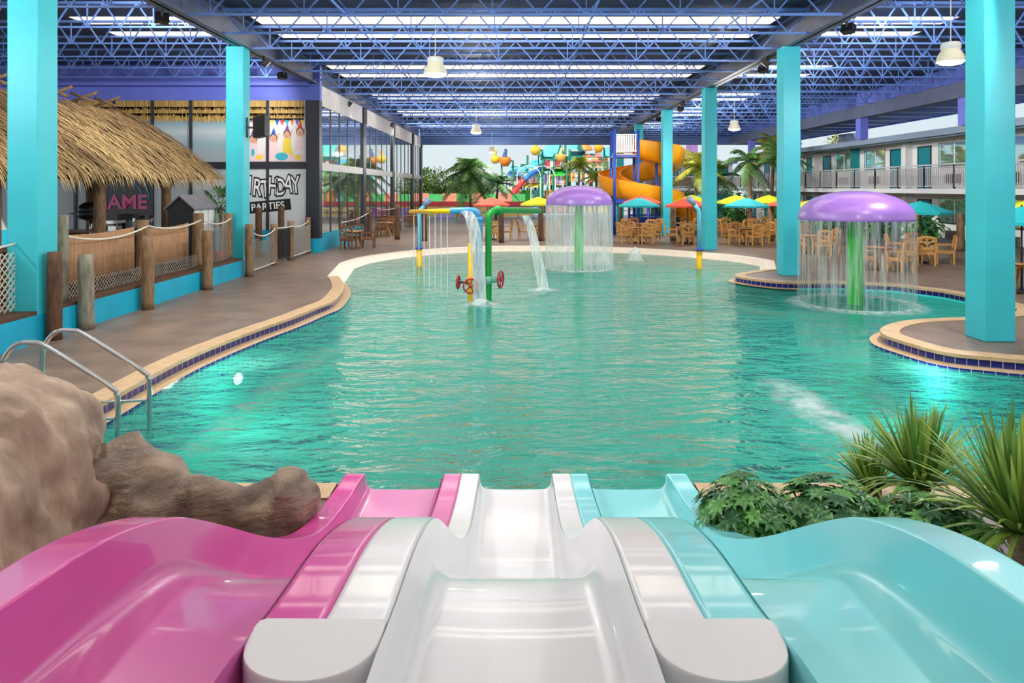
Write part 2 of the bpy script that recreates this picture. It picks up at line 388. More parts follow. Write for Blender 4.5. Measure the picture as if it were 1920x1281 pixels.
# eave beam, overhang and posts along the motel side
mb = MB(); mb.box((17.8,-3,6.25),(18.2,58.4,6.85)); mb.box((17.7,-3,6.2),(18.3,58.4,6.25)); struct(mb.build('trim_10', M_GIRD))
mb = MB(); mb.box((18.2,-3,6.27),(21.6,58.4,6.37)); mb.box((21.5,-3,6.2),(21.6,58.4,6.37))
struct(mb.build('ceiling_overhang', mat('blue soffit', (84,114,200), 0.5, var=0.1, vscale=1)))
mb = MB(); mb.box((18.0,-3,6.37),(18.2,58.4,ZR)); struct(mb.build('wall_fascia', M_VIOL))
mb = MB()
for y in np.arange(1.5, 58, 2.13): mb.bar((18.3,y,6.25),(21.5,y+0.25,6.25),0.05,0.03)
struct(mb.build('trim_11', M_WHITE))

# ------------------------------------------------------------------ columns
CYS = [3.3, 11.92, 20.72, 29.2, 37.4, 45.9, 54.2]
def column(x, y, lab, pocket):
    w = 0.26; o = thing('support_column', lab, 'column', (x, y, 0), group='turquoise roof columns')
    mb = MB(); mb.box((-w,-w,0),(w,w,ZB)); me = mb.build('shaft', M_CYAN, o)
    bv = me.modifiers.new('bevel', 'BEVEL'); bv.width = 0.02; bv.segments = 2
    return o
for i, y in enumerate(CYS[1:]):
    column(8.15, y, 'square turquoise column at the dining terrace edge, %s counted from the slides' % ORD[i], 1)
for i, y in enumerate(CYS[1:3]):
    column(-8.3, y, 'square turquoise column %s' % ('rising behind the low cyan wall nearest the ladder', 'between the thatched hut and the party sign, black loudspeaker on it')[i], 0)
# ------------------------------------------------------------------ the three slides
TP = [(0.3,1.56),(1.0,1.55),(1.58,1.52),(1.84,1.48),(2.32,1.42),(2.75,1.29),(3.08,1.12),(3.8,.69),(4.37,.39),(4.93,.17),(5.6,.05),(6.3,0.0)]
BP = [(0.3,1.3),(1.0,1.28),(1.96,1.2),(2.32,1.16),(2.69,1.08),(3.08,.86),(3.8,.4),(4.37,.06),(4.9,-.09),(5.3,-.125),(6.3,-.14)]
T = lambda y: hermite(TP, y)
B = lambda y: hermite(BP, y)
YS = [0.35 + 0.07*i for i in range(int((6.3-0.35)/0.07)+1)] + [6.3]
def gelcoat(name, rgb): return mat(name, rgb, 0.32, coat=0.6, var=0.03, vscale=3)
M_PINK, M_GWHITE, M_GTURQ = gelcoat('pink gelcoat', (206,42,148)), gelcoat('white gelcoat', (222,223,227)), gelcoat('turquoise gelcoat', (118,212,220))
M_PINKB = gelcoat('worn pink gelcoat', (204,88,162)); M_GTURQB = gelcoat('worn turquoise gelcoat', (130,214,220))
def flume(x0, x1, ys, m, parent):
    mb = MB(); rows = []
    for y in ys:
        t, b = T(y), B(y); r = 0.075; row = []
        row.append((x0 + 0.004, y, t - 0.004))
        row.append((x0 + 0.006, y, b + r + (t-b-r)*0.5))
        for k in range(6): a = PI + (PI/2)*k/5; row.append((x0 + r + 0.008 + r*math.cos(a), y, b + r + r*math.sin(a)))
        for k in range(1, 6): row.append((x0 + r + (x1-x0-2*r)*k/6, y, b - 0.004*math.sin(PI*k/6)))
        for k in range(6): a = 1.5*PI + (PI/2)*k/5; row.append((x1 - r - 0.008 + r*math.cos(a), y, b + r + r*math.sin(a)))
        row.append((x1 - 0.006, y, b + r + (t-b-r)*0.5))
        row.append((x1 - 0.004, y, t - 0.004))
        rows.append(row)
    mb.sheet(rows); b_ = rows[-1]
    mb.smooth = False
    mb.sheet([[b_[2 + k] for k in range(len(b_) - 4)], [(b_[2+k][0], 6.3, -0.24) for k in range(len(b_) - 4)]], smooth=False)
    o = mb.build('flume', m, parent); return o
def rim(x0, x1, y0, m, parent, out=0):           # flat top flange with rolled edges; out = -1/1 lets an outer skirt fall on that side
    mb = MB(); rows = []
    for y in [y0] + [y for y in YS if y > y0 + 0.02]:
        t = T(y); e = 0.012
        row = [(x0, y, t - e), (x0 + e*0.3, y, t - e*0.3), (x0 + e, y, t), (x0 + e*1.6, y, t), (x1 - e*1.6, y, t), (x1 - e, y, t), (x1 - e*0.3, y, t - e*0.3), (x1, y, t - e)]
        if out < 0: row = [(x0 - 0.14, y, max(-0.1, t - 0.9)), (x0 - 0.07, y, t - 0.22), (x0 - 0.02, y, t - 0.06)] + row
        if out > 0: row = row + [(x1 + 0.02, y, t - 0.06), (x1 + 0.07, y, t - 0.22), (x1 + 0.14, y, max(-0.1, t - 0.9))]
        rows.append(row)
    mb.sheet(rows)
    e = rows[-1]; mb.sheet([e, [(p[0], 6.3, -0.22) for p in e]], smooth=False)
    return mb.build('rim', m, parent)
def nose(sx, m, parent):                         # rounded start block on top of the divider
    xa, xb, yb, yf = 0.662, 0.331, 1.785, 1.555
    pts = [(xa - 0.03, yb), (xa - 0.006, yb - 0.012), (xa, yb - 0.05)]
    cx, rx = (xa + xb)/2, (xa - xb)/2
    for k in range(0, 17):
        a = PI*k/16; pts.append((cx + rx*math.cos(a), yb - 0.06 - (yb - 0.06 - yf)*math.sin(a)**0.8 if 0 < k < 16 else yb - 0.06))
    pts.append((xb, yb))
    c = Vector((cx, (yb+yf)/2 + 0.02)); mb = MB(); rows = []; near = pts[2:-1] + [(xb, yb - 0.004)]; near[0] = (xa, yb - 0.03); near = [(xa - 0.02, yb), (xa - 0.004, yb - 0.008)] + near
    for s_, z in ((1.01, -0.4), (1.0, -0.05), (1.0, -0.02), (0.997, -0.008), (0.99, -0.002), (0.98, 0.0), (0.97, 0.0)):
        row = []
        for k, p in enumerate(near):
            y = p[1] if k in (0, len(near)-1) else c.y + (p[1]-c.y)*s_
            row.append((sx*(c.x + (p[0]-c.x)*s_), y, TN + z))
        rows.append(row if sx > 0 else row[::-1])
    mb.sheet(rows); r = rows[-1]; mb.add(r, [tuple(range(len(r)))]); mb.build('start_block', m, parent)
TN = T(1.785) + 0.003
sl = thing('water_slide', 'pink open water slide lane curving over a hump into the pool', 'water slide', group='three-lane slide')
flume(-1.37, -0.654, YS, M_PINKB, sl); rim(-1.55, -1.37, 0.35, M_PINK, sl, -1); rim(-0.654, -0.494, 1.77, M_PINK, sl)
sl = thing('water_slide', 'white middle water slide lane with rounded divider blocks at its start', 'water slide', group='three-lane slide')
flume(-0.33, 0.33, YS, M_GWHITE, sl); rim(-0.494, -0.33, 1.78, M_GWHITE, sl); rim(0.33, 0.494, 1.78, M_GWHITE, sl); nose(-1, M_GWHITE, sl); nose(1, M_GWHITE, sl)
sl = thing('water_slide', 'turquoise open water slide lane beside the leafy planting', 'water slide', group='three-lane slide')
flume(0.654, 1.37, YS, M_GTURQB, sl); rim(1.37, 1.55, 0.35, M_GTURQ, sl, 1); rim(0.494, 0.654, 1.77, M_GTURQ, sl)

# ------------------------------------------------------------------ rocks
M_ROCK = mat('tan sculpted rock', (182,158,136), 0.7, rgb2=(124,102,88), vscale=2.2, bump=0.9, bscale=4, stretch=(1.3,1.3,0.7))
M_ROCKD = mat('grey brown sculpted rock', (146,124,104), 0.6, rgb2=(78,63,52), vscale=3.0, bump=0.6, bscale=9, stretch=(1,1,2.5))
def rock(name, c, r, p, seed, amp, m, label, freq=0.9, sub=6):
    bm = bmesh.new(); bmesh.ops.create_icosphere(bm, subdivisions=sub, radius=1)
    for v in bm.verts:
        d = v.co.normalized(); k = (abs(d.x)**p + abs(d.y)**p + abs(d.z)**p) ** (-1/p); q = Vector((d.x*r[0], d.y*r[1], d.z*r[2])) * k
        s = noise.fractal(q*freq + Vector((seed,0,0)), 0.9, 2.1, 6) + 0.35*noise.fractal(Vector((q.x*3, q.y*3, q.z*1.2)) + Vector((0,0,seed)), 0.8, 2.2, 5) ; s2 = abs(noise.noise(q*freq*1.7 + Vector((0,seed,0))))
        v.co = q + d * (amp * (s - 0.5*s2) + 0.03*noise.fractal(Vector((q.x*7, q.y*7, q.z*3.5)), 0.7, 2.2, 4))
    me = bpy.data.meshes.new(name); bm.to_mesh(me); bm.free(); me.materials.append(m)
    for f in me.polygons: f.use_smooth = True
    o = bpy.data.objects.new(name, me); col.objects.link(o); o.location = c
    return tag(o, label, 'rock')
rock('boulder', (-4.55,4.35,0.05), (1.78,1.25,1.3), 3.4, 3.0, 0.2, M_ROCK, 'big tan sculpted boulder between the pool ladder and the pink slide')
def rockrun(path, rads, seed, label, m):
    pts = catmull(path, 10); k = len(pts); mb = MB(); mb.smooth = True; rows = []
    for i, p in enumerate(pts):
        t = i/(k-1); j = t*(len(rads)-1); a = int(min(j, len(rads)-2)); r = rads[a] + (rads[a+1]-rads[a])*(j-a)
        d = (pts[min(i+1,k-1)] - pts[max(i-1,0)]).normalized(); u = d.cross(Vector((0,0,1))).normalized(); w_ = u.cross(d)
        row = []
        for q in range(28):
            an = 2*PI*q/28; v = u*math.cos(an) + w_*math.sin(an); pos = p + v*r
            row.append(pos + v*r*(0.55*noise.fractal(pos*2.2 + Vector((seed,seed,0)), 0.9, 2.1, 5)))
        rows.append(row)
    mb.sheet(rows, closed=True); mb.add(rows[0], [tuple(range(28))]); mb.add(rows[-1], [tuple(range(28))[::-1]])
    return tag(mb.build('low_rock', m), label, 'rock')
rockrun([(-3.3,5.0,0.25),(-2.75,5.15,0.15),(-2.3,5.2,0.06),(-1.85,5.3,0.12),(-1.6,5.32,0.14),(-1.52,5.32,0.13)], [0.55,0.42,0.28,0.26,0.29,0.2,0.02], 4.2, 'low brown rock running from the boulder to the pink slide', M_ROCKD)

# ------------------------------------------------------------------ pool ladder
ld = thing('pool_ladder', 'polished steel pool ladder behind the tan boulder', 'ladder', (-4.28, 7.78, 0))
for s in (-0.32, 0.32):
    pts = [(-1.25,s,0.0),(-1.25,s,0.62),(-1.2,s,0.8),(-1.08,s,0.92),(-0.9,s,0.93),(-0.75,s,0.88),(-0.1,s,0.47),(-0.02,s,0.38),(0.0,s,0.25),(0.0,s,-0.95)]
    mb = MB(); mb.tube(catmull(pts, 4), 0.027, 10); mb.build('handrail', M_CHROME, ld)
    mb = MB(); mb.tube([(-1.23,s,0.06),(0,s,0.12)], 0.017, 8); mb.build('brace_rod', M_CHROME, ld)
for z in (-0.3,-0.55,-0.8):
    mb = MB(); mb.box((-0.05,-0.32,z-0.02),(0.05,0.32,z+0.02)); mb.build('step', M_DARK, ld)

# ------------------------------------------------------------------ planting by the turquoise slide
def leaf(mb, p, d, up, L, w, droop=0.2):
    p, d = Vector(p), Vector(d).normalized(); s = d.cross(Vector(up)); s = s.normalized() if s.length > 1e-4 else Vector((1,0,0)); n_ = s.cross(d)
    m1 = p + d*L*0.5 + n_*L*0.06; e = p + d*L - Vector((0,0,1))*droop*L
    mb.add([p, m1 - s*w/2 - n_*w*0.1, e, m1 + s*w/2 - n_*w*0.1, m1], [(0,1,4),(1,2,4),(2,3,4),(3,0,4)])
def rosette(mb, p, nrm, L, k=8):
    nrm = Vector(nrm).normalized(); a = nrm.orthogonal().normalized(); c = nrm.cross(a); t0 = random.random()*6; mb.t = random.random()**1.3
    for j in range(k):
        t = t0 + 2*PI*j/k; d = (a*math.cos(t) + c*math.sin(t)) + nrm*0.25
        leaf(mb, p, d, nrm, L*random.uniform(.85,1.1), L*0.36, 0.18)
def shrub(c, r, h, k, label):
    o = thing('umbrella_plant', label, 'shrub', (c[0], c[1], 0), group='leafy shrubs beside the turquoise slide'); mb = MB()
    for _ in range(k):
        a = random.random()*2*PI; e = math.asin(random.uniform(-0.1, 1)); f = random.uniform(.72, 1.05)
        d = Vector((math.cos(a)*math.cos(e)*r[0], math.sin(a)*math.cos(e)*r[1], math.sin(e)*h))*f
        d.z = max(d.z, 0.02); nrm = Vector((d.x/r[0]**2, d.y/r[1]**2, d.z/h**2 + 0.8))
        rosette(mb, d, nrm, random.uniform(.08,.115))
    mb.build('foliage', M_LEAF, o)
    mb = MB()
    for _ in range(9):
        a = random.random()*2*PI; mb.tube([(0.1*math.cos(a),0.1*math.sin(a),-0.0),(r[0]*.7*math.cos(a),r[1]*.7*math.sin(a),h*.75)], [.012,.006], 5)
    mb.build('stem', M_TRUNK, o)
shrub((1.72,5.15), (0.36,0.5), 0.42, 300, 'dark leafy umbrella plant touching the tail of the turquoise slide')
shrub((2.3,5.05), (0.45,0.5), 0.44, 360, 'dark leafy umbrella plant in the middle of the slide planting')
shrub((2.85,4.75), (0.42,0.5), 0.46, 340, 'dark leafy umbrella plant below the tall grass clumps')
def clump(c, k, L, label, trunk, spread=1.0):
    o = thing('flax_clump', label, 'ornamental grass', (c[0], c[1], 0)); mb = MB()
    for i in range(k):
        a = random.random()*2*PI; el = random.uniform(0.05, 1)**0.6*PI/2*0.98; l = L*random.uniform(.65,1.08); w_ = random.uniform(.026,.046)
        mb.t = random.random()
        d = Vector((math.cos(a)*math.cos(el)*spread, math.sin(a)*math.cos(el)*spread, math.sin(el))); p = Vector((0.05*math.cos(a), 0.05*math.sin(a), trunk))
        s = Vector((-math.sin(a), math.cos(a), 0)); rowa, rowb = [], []; sag = random.uniform(.35,.95)*(1.15 - math.sin(el))
        for j in range(7):
            t = j/6; q = p + d*l*t - Vector((0,0,1))*sag*l*t**2.3; ww = w_*(1-t**2.2)*0.5 + 0.001
            rowa.append(q - s*ww); rowb.append(q + s*ww)
        mb.sheet([rowa, rowb], smooth=True)
    mb.build('blades', M_BLADE, o)
    if trunk:
        mb = MB(); mb.tube([(0,0,-0.05),(0.02,0,trunk)], [.09,.06], 8); mb.build('stem', M_TRUNK, o)
clump((3.12,5.35), 240, 0.72, 'tall grassy flax clump behind the leafy shrubs, nearer the middle lane', 0.3)
clump((3.2,4.4), 300, 0.85, 'big arching flax clump at the outer edge of the turquoise slide', 0.42)
clump((2.95,5.75), 90, 0.5, 'low pale flax tuft at the pool edge behind the shrubs', 0.12)
clump((3.75,5.2), 120, 0.6, 'grassy flax tuft filling the gap between the two tall clumps', 0.25)
# ------------------------------------------------------------------ hanging lamps
def lamp(p, lab):
    o = thing('hanging_lamp', lab, 'lamp', p, group='hanging hall lamps')
    mb = MB(); mb.tube([(0,0,0.42),(0,0,ZB-p[2]+0.1)], 0.012, 6); mb.build('cord', M_WHITE, o)
    mb = MB(); mb.lathe([(0.0,0.45),(0.17,0.45),(0.2,0.42),(0.2,0.32),(0.185,0.3)], n=20); mb.build('ballast', M_WHITE, o)
    mb = MB(); mb.lathe([(0.17,0.31),(0.25,0.18),(0.29,0.06),(0.295,0.03),(0.28,0.03),(0.27,0.06),(0.24,0.17),(0.165,0.3)], n=24); mb.build('shade', mat('cream lamp glass', (236,228,204), 0.25), o)
    mb = MB(); mb.lathe([(0.28,0.03),(0.22,-0.02),(0.1,-0.045),(0.0,-0.05)], n=24); mb.build('lens', M_LENS, o)
    return o
M_LENS = emit('glowing lamp lens', (255,246,228), 1.3)
LL = ['big cream hanging lamp above the pool, nearest of the centre row', 'cream hanging lamp beside the first terrace column', 'middle-sized cream hanging lamp of the centre row, seen above the palm', 'small cream hanging lamp at the far opening in front of the palm crown', 'cream hanging lamp between the third terrace column and the motel eave']
for i, p in enumerate(LAMPS):
    if i < 5: lamp(p, LL[i])
    else: lamp(p, 'added cream hanging lamp out of view, brightening the slide end of the hall')  # unseen extra lamps, put in for more light on slides and pool

# ------------------------------------------------------------------ low cyan wall, posts, ropes and nets by the hut
o = struct(MB().build('wall_low', M_CYANW)); mb = MB(); mb.box((-8.55,5.0,0),(-8.02,21.0,0.46)); o.data = mb.mesh('wall_low', M_CYANW)
mb = MB(); mb.box((-8.6,5.0,0.46),(-8.05,21.0,0.52)); struct(mb.build('trim_14', M_POSTD))
def post(x, y, z0, z1, r, m, lab, grp, lean=0.0):
    o = thing('timber_post', lab, 'post', (x, y, z0), group=grp); mb = MB(); h = z1 - z0; pts = []
    for i in range(9):
        t = i/8; pts.append((lean*t + 0.012*noise.noise((x*3,y*3,t*3)), 0.012*noise.noise((y,x,t*4)), h*t))
    mb.tube(pts, [r*(1.04 - 0.08*i/8 + 0.03*noise.noise((x,y,i*.7))) for i in range(9)], 14); mb.build('log', m, o)
    return o
FP = [(-7.89,11.86,1.5,.12,M_POSTD,'dark brown timber post in front of the first cyan wall column'), (-7.9,12.75,1.37,.135,M_POSTG,'grey green timber post standing behind the pool ladder'),
      (-7.85,14.8,1.57,.12,M_POST,'pale timber post in front of the middle of the bamboo screen'), (-7.87,17.7,1.5,.125,M_POST,'pale timber post in front of the far end of the bamboo screen'),
      (-7.82,20.35,1.53,.12,M_POST,'pale timber post at the foot of the loudspeaker column')]
for x, y, h, r, m, lab in FP: post(x, y, 0, h, r, m, lab, 'posts in front of the low cyan wall')
IP = [(-8.42,11.9,1.9,.13,M_POSTD,'dark timber post on the cyan wall beside the nearest hut column'), (-8.3,12.62,2.1,.13,M_POSTG,'tall grey timber post on the cyan wall, first rope tie'),
      (-8.4,15.6,1.87,.13,M_POST,'timber post on the cyan wall holding up the middle of the bamboo screen'), (-8.4,18.3,1.93,.14,M_POST,'timber post on the cyan wall where the bamboo screen ends'),
      (-8.4,20.25,1.86,.12,M_POST,'timber post on the cyan wall beside the loudspeaker column')]
for x, y, h, r, m, lab in IP: post(x, y, 0.52, h, r, m, lab, 'posts on top of the low cyan wall', 0.02)
GP = [(-8.12,23.3,1.38,.11,M_POST,'timber post at the near side of the gate below the party sign'), (-8.1,24.95,1.4,.12,M_POST,'timber post at the far side of the gate, rope wound round it'), (-8.25,27.5,1.42,.11,M_POST,'timber post against the dark corner pillar')]
for x, y, h, r, m, lab in GP: post(x, y, 0, h, r, m, lab, 'posts below the party sign')
post(-9.6,25.9,0,1.85,.12,M_POSTD,'dark reddish post behind the gate under the letter P', 'posts below the party sign'); post(-9.0,26.6,0,1.9,.12,M_POSTD,'dark reddish post behind the gate under the end of the sign', 'posts below the party sign')
def rope(a, b, sag, lab, r=0.02):
    a, b = Vector(a), Vector(b); pts = [a.lerp(b, i/10) - Vector((0,0,sag*4*(i/10)*(1-i/10))) for i in range(11)]
    mb = MB(); mb.tube(pts, r, 6); return tag(mb.build('rope', M_ROPE), lab, 'rope', 'ropes along the hut fence')
rope((-8.42,7.0,1.55),(-8.42,11.9,1.68),0.1,'rope sagging from the dark post towards the frame edge')
rope((-8.2,12.62,1.72),(-8.28,15.6,1.74),0.16,'white rope sagging above the near half of the bamboo screen')
rope((-8.28,15.6,1.74),(-8.28,18.3,1.76),0.13,'white rope sagging above the far half of the bamboo screen')
rope((-8.28,18.3,1.76),(-8.3,20.2,1.7),0.14,'white rope from the screen end to the loudspeaker column post')
rope((-7.85,20.45,1.35),(-8.06,23.3,1.25),0.22,'white rope sagging left of the gate under the party sign')
rope((-8.05,24.95,1.22),(-8.2,27.5,1.3),0.1,'white rope sagging to the dark corner pillar')
rope((-8.06,23.3,1.24),(-8.0,24.95,1.22),0.02,'short white rope across the gate below the sign')
rope((-8.05,24.95,0.12),(-8.15,27.5,0.12),0.01,'white rope along the deck below the sign net')
rope((-7.95,20.8,0.1),(-8.06,23.3,0.1),0.01,'white rope along the deck at the loudspeaker column')
M_NET = mat('knotted net cord', (168,160,150), 0.8)
def net(x, y0, y1, z0, z1, lab, s=0.11, w=0.009, sag=0.1, m=None):
    mb = MB(); L = y1 - y0; H = z1 - z0; k = int((L + H)/s)
    top = lambda y: z1 - sag*4*((y-y0)/L)*(1-(y-y0)/L)
    for i in range(k + 1):
        for sgn in (1, -1):
            p = []
            c = -H + i*s
            for j in range(13):
                z = j/12*H; y = c + z if sgn == 1 else c + H - z
                if 0 <= y <= L and z0 + z <= top(y0 + y): p.append(Vector((x, y0 + y, z0 + z)))
            if len(p) >= 2: mb.bar(p[0], p[-1], w)
    return tag(mb.build('rope_net', m or M_NET), lab, 'net', 'nets along the hut fence')
net(-8.42,6.5,11.8,0.53,1.6,'pale diamond rope net before the nearest hut column', 0.13, 0.014, 0.1, M_ROPE)
net(-8.36,12.7,18.2,0.53,0.85,'diamond net strip under the bamboo screen', 0.1, 0.008, 0)
net(-8.36,18.4,20.8,0.53,1.7,'grey diamond net between the screen end and the loudspeaker column', 0.1, 0.008)
net(-8.05,20.9,23.2,0.1,1.2,'grey net hanging left of the gate below the sign', 0.1, 0.007, 0.2)
net(-8.12,25.1,27.4,0.12,1.2,'fine grey net between the gate and the corner pillar', 0.07, 0.01)
# gate
gt = thing('metal_gate', 'dark grey slatted metal gate between two timber posts below the sign', 'gate', (-8.08,24.1,0))
mb = MB(); mb.box((-0.02,-0.7,0.12),(0.02,0.72,0.16)); mb.box((-0.02,-0.7,1.14),(0.02,0.72,1.18)); mb.build('frame', M_DARK, gt)
mb = MB()
for i in range(14): mb.box((-0.012,-0.68+i*0.105,0.16),(0.012,-0.66+i*0.105,1.14))
mb.build('bars', M_DARK, gt)
# bamboo screen in two lengths
M_BAM = mat('split bamboo', (192,150,112), 0.7, rgb2=(150,110,78), vscale=9, stretch=(6,6,0.4))
def screen(y0, y1, z0, z1, lab, sag):
    mb = MB(); y = y0; L = y1 - y0
    while y < y1:
        t = (y-y0)/L; w_ = random.uniform(.018,.026); mb.tube([(-8.5+random.uniform(-.004,.004),y,z0+0.04*random.random()),(-8.5,y,z1 - sag*4*t*(1-t) + 0.015*random.random())], w_*0.55, 5); y += w_
    for z in (z0 + 0.12, z0 + 0.42, z1 - 0.2): mb.tube([(-8.484,y0,z),(-8.484,y1,z)], 0.006, 4)
    for y in (y0+.05, (y0+y1)/2, y1-.05): mb.tube([(-8.51,y,.5),(-8.51,y,z1-.1)], .014, 6)
    tag(mb.build('bamboo_screen', M_BAM), lab, 'screen', 'bamboo screens on the hut fence')
screen(12.75,15.45,0.74,1.72,'split bamboo screen between the tall grey post and the middle post', 0.05)
screen(15.75,18.0,0.74,1.68,'split bamboo screen between the middle post and the screen end post', 0.05)

# ------------------------------------------------------------------ thatched hut
hut = thing('thatched_hut', 'round-cornered tiki bar hut with a shaggy straw thatched roof', 'hut', (-13.2,17.5,0))
HX, HY0, HY1, RZ, EZ = 3.2, -9.0, 7.0, 5.2, 2.95  # half width, ends, ridge and eave heights (local)
R0, R1 = -5.5, 5.2
def roof_pt(u, t):                               # u walks round the eave, t goes from eave to ridge
    per = 2*(HY1-HY0) + 4*HX; s = (u % 1)*per; L = HY1-HY0
    if s < L: x, y = HX, HY0 + s
    elif s < L + 2*HX: x, y = HX - (s - L), HY1
    elif s < 2*L + 2*HX: x, y = -HX, HY1 - (s - L - 2*HX)
    else: x, y = -HX + (s - 2*L - 2*HX), HY0
    d = math.hypot(max(0, abs(x) - HX + 1.0), max(0, y - HY1 + 1.0, HY0 + 1.0 - y))
    if d > 1.0: k = 1.0/d; cx = math.copysign(HX-1, x); cy = HY1-1 if y > 0 else HY0+1; x, y = cx + (x-cx)*k, cy + (y-cy)*k
    ry = min(max(y, R0), R1); z = EZ + (RZ-EZ)*t + 0.22*math.sin(PI*t)
    return Vector((x*(1-t), y + (ry-y)*t, z))
NU = 120
mb = MB(); mb.sheet([[roof_pt(i/NU, j/8) - Vector((0,0,0.06)) for i in range(NU)] for j in range(9)], closed=True)
mb.sheet([[roof_pt(i/NU, 0) - Vector((0,0,0.06)) for i in range(NU)], [roof_pt(i/NU, 0.9) - Vector((0,0,0.3)) for i in range(NU)]], closed=True)
M_THATCH = mat('dry straw thatch', (240,208,146), 0.8, rgb2=(136,102,68), attr=True)
th = mb.build('roof_bed', mat('thatch underlayer', (120,92,62), 0.9, rgb2=(80,60,42), vscale=8), hut)
mb = MB()
for q in range(15000):
    u = random.random(); t = random.random()**1.25*1.0
    p = roof_pt(u, t)
    if p.x < 0.3 and p.y > -4 and random.random() < 0.75: continue
    e = roof_pt(u, max(0, t - 0.05)); dn = (e - p); dn = dn.normalized() if dn.length > 1e-3 else (roof_pt(u,0)-roof_pt(u,.05)).normalized()
    sd = Vector((dn.y, -dn.x, 0)); sd = sd.normalized() if sd.length > 1e-3 else Vector((1,0,0)); up = sd.cross(dn); up = up if up.z > 0 else -up
    L = random.uniform(.35,.75); dn = (dn + sd*random.uniform(-.22,.22) + up*random.uniform(-.02,.12)).normalized()
    if t < 0.05: dn = (dn*0.6 + Vector((0,0,-random.uniform(.4,1.0)))).normalized(); L *= .75
    w_ = random.uniform(.008,.022); mb.t = min(1, max(0, random.gauss(0.55 + 0.25*noise.noise(p*1.3), .24)))
    b0 = p + up*random.uniform(.0,.07); b1 = b0 + dn*L*0.55 + up*0.02; b2 = b0 + dn*L - Vector((0,0,0.04))
    mb.add([b0 - sd*w_, b0 + sd*w_, b1 + sd*w_*.9, b1 - sd*w_*.9, b2], [(0,1,2,3),(3,2,4)])
mb.build('thatch', M_THATCH, hut)
for i in range(8):
    y = -3.6 + i*1.2; mb = MB(); mb.tube([(-.35,y,RZ+0.02),(.4,y+0.12,RZ+0.32)], .045, 8); mb.tube([(.35,y,RZ+0.02),(-.4,y+0.1,RZ+0.3)], .045, 8); mb.build('ridge_pole', M_POST, hut)
for i, (x, y) in enumerate(((2.35,0.55),(2.4,3.9),(2.4,-3.2),(-2.2,4.6),(-0.6,5.0),(-2.4,0.5))):
    mb = MB(); mb.tube([(x,y,0),(x+.02,y,1.6),(x,y,3.25)], [.15,.145,.13], 14); mb.tube([(x,y,2.4),(x+.35,y+.1,3.05)], .05, 8); mb.tube([(x,y,2.4),(x-.3,y-.1,3.05)], .05, 8); mb.build('post', M_POST, hut)
# counter ring of the bar
bar = thing('bar_counter', 'brown timber bar counter under the thatched roof', 'bar counter', (-13.2,17.5,0))
mb = MB(); mb.box((1.7,-6,0),(1.85,4.3,1.2)); mb.box((-1.9,4.15,0),(1.85,4.3,1.2)); mb.build('front', M_POSTD, bar)
mb = MB(); mb.box((1.45,-6.1,1.2),(2.15,4.6,1.27)); mb.box((-1.9,4.0,1.2),(1.6,4.6,1.268)); mb.build('countertop', mat('varnished counter', (140,96,62), 0.3, var=0.15), bar)
# things on the bar
def onbar(x, y): return (x, y, 1.27)
g = thing('kettle_grill', 'black domed grill cooker on the bar behind the hut post', 'grill', onbar(-11.4,18.6))
mb = MB(); mb.lathe([(0,0.95),(.16,.93),(.27,.85),(.31,.72),(.3,.7)], n=20); mb.build('lid', M_BLACK, g)
mb = MB(); mb.lathe([(.3,.7),(.33,.68),(.28,.52),(.1,.45),(0,.45)], n=20); mb.box((-.5,-.1,.62),(-.3,.1,.65)); mb.build('bowl', M_BLACK, g)
mb = MB(); mb.tube([(0,0,0.02),(0,0,.46)], .035, 8); mb.lathe([(.0,.03),(.2,.02),(.2,0)], n=16); mb.build('stand', M_CHROME, g)
def machine(x, y, w, d, h, body, lab, rz=0):
    o = thing('drink_machine', lab, 'bar machine', onbar(x, y), rz, group='machines on the bar')
    mb = MB(); mb.box((-w/2,-d/2,0),(w/2,d/2,h*0.25)); mb.box((-w/2,-d/2,h*0.25),(-w/2+w*.3,d/2,h*.8)); mb.box((-w/2,-d/2,h*.8),(w/2,d/2,h)); mb.build('body', body, o)
    mb = MB(); mb.box((-w*.05,-d*.3,h*.3),(w*.4,d*.3,h*.62)); mb.build('drip_tank', M_CHROME, o)
    mb = MB(); mb.tube([(w*.2,0,h*.8),(w*.2,0,h*.66)], .025, 8); mb.build('spout', M_BLACK, o)
machine(-11.3,19.4,.5,.5,.42,M_CHROME,'low steel machine on the bar, left half beside the hut post')
machine(-11.25,20.15,.42,.4,.56,M_BLACK,'black box machine on the middle of the bar')
machine(-11.2,20.8,.4,.4,.5,M_CHROME,'bright steel machine on the bar right of the black box')
def tumbler(x, y, lab, h=.34, r=.05, m=M_CHROME):
    o = thing('steel_canister', lab, 'canister', onbar(x, y), group='canisters on the bar'); mb = MB(); mb.lathe([(0,0),(r,0),(r*1.05,h*.9),(r*.8,h*.95)], n=14); mb.build('body', m, o)
    mb = MB(); mb.lathe([(r*.8,h*.95),(r*.3,h*1.02),(r*.3,h*1.1),(0,h*1.1)], n=14); mb.build('lid', M_BLACK, o)
tumbler(-11.15,21.15,'tall steel canister next to the second hut post, nearer the machine', .42); tumbler(-11.2,21.36,'tall steel canister touching the second hut post', .44)
sg = thing('serving_shed', 'small black gabled condiment shed with pale panelled side by the fence', 'shed', (-9.3,19.95,0))
mb = MB(); mb.add([(-.34,-.72,0),(.34,-.72,0),(.34,-.72,2.08),(0,-.72,2.38),(-.34,-.72,2.08)],[(0,1,2,3,4)]); mb.add([(-.34,.72,0),(.34,.72,0),(.34,.72,2.08),(0,.72,2.38),(-.34,.72,2.08)],[(4,3,2,1,0)])
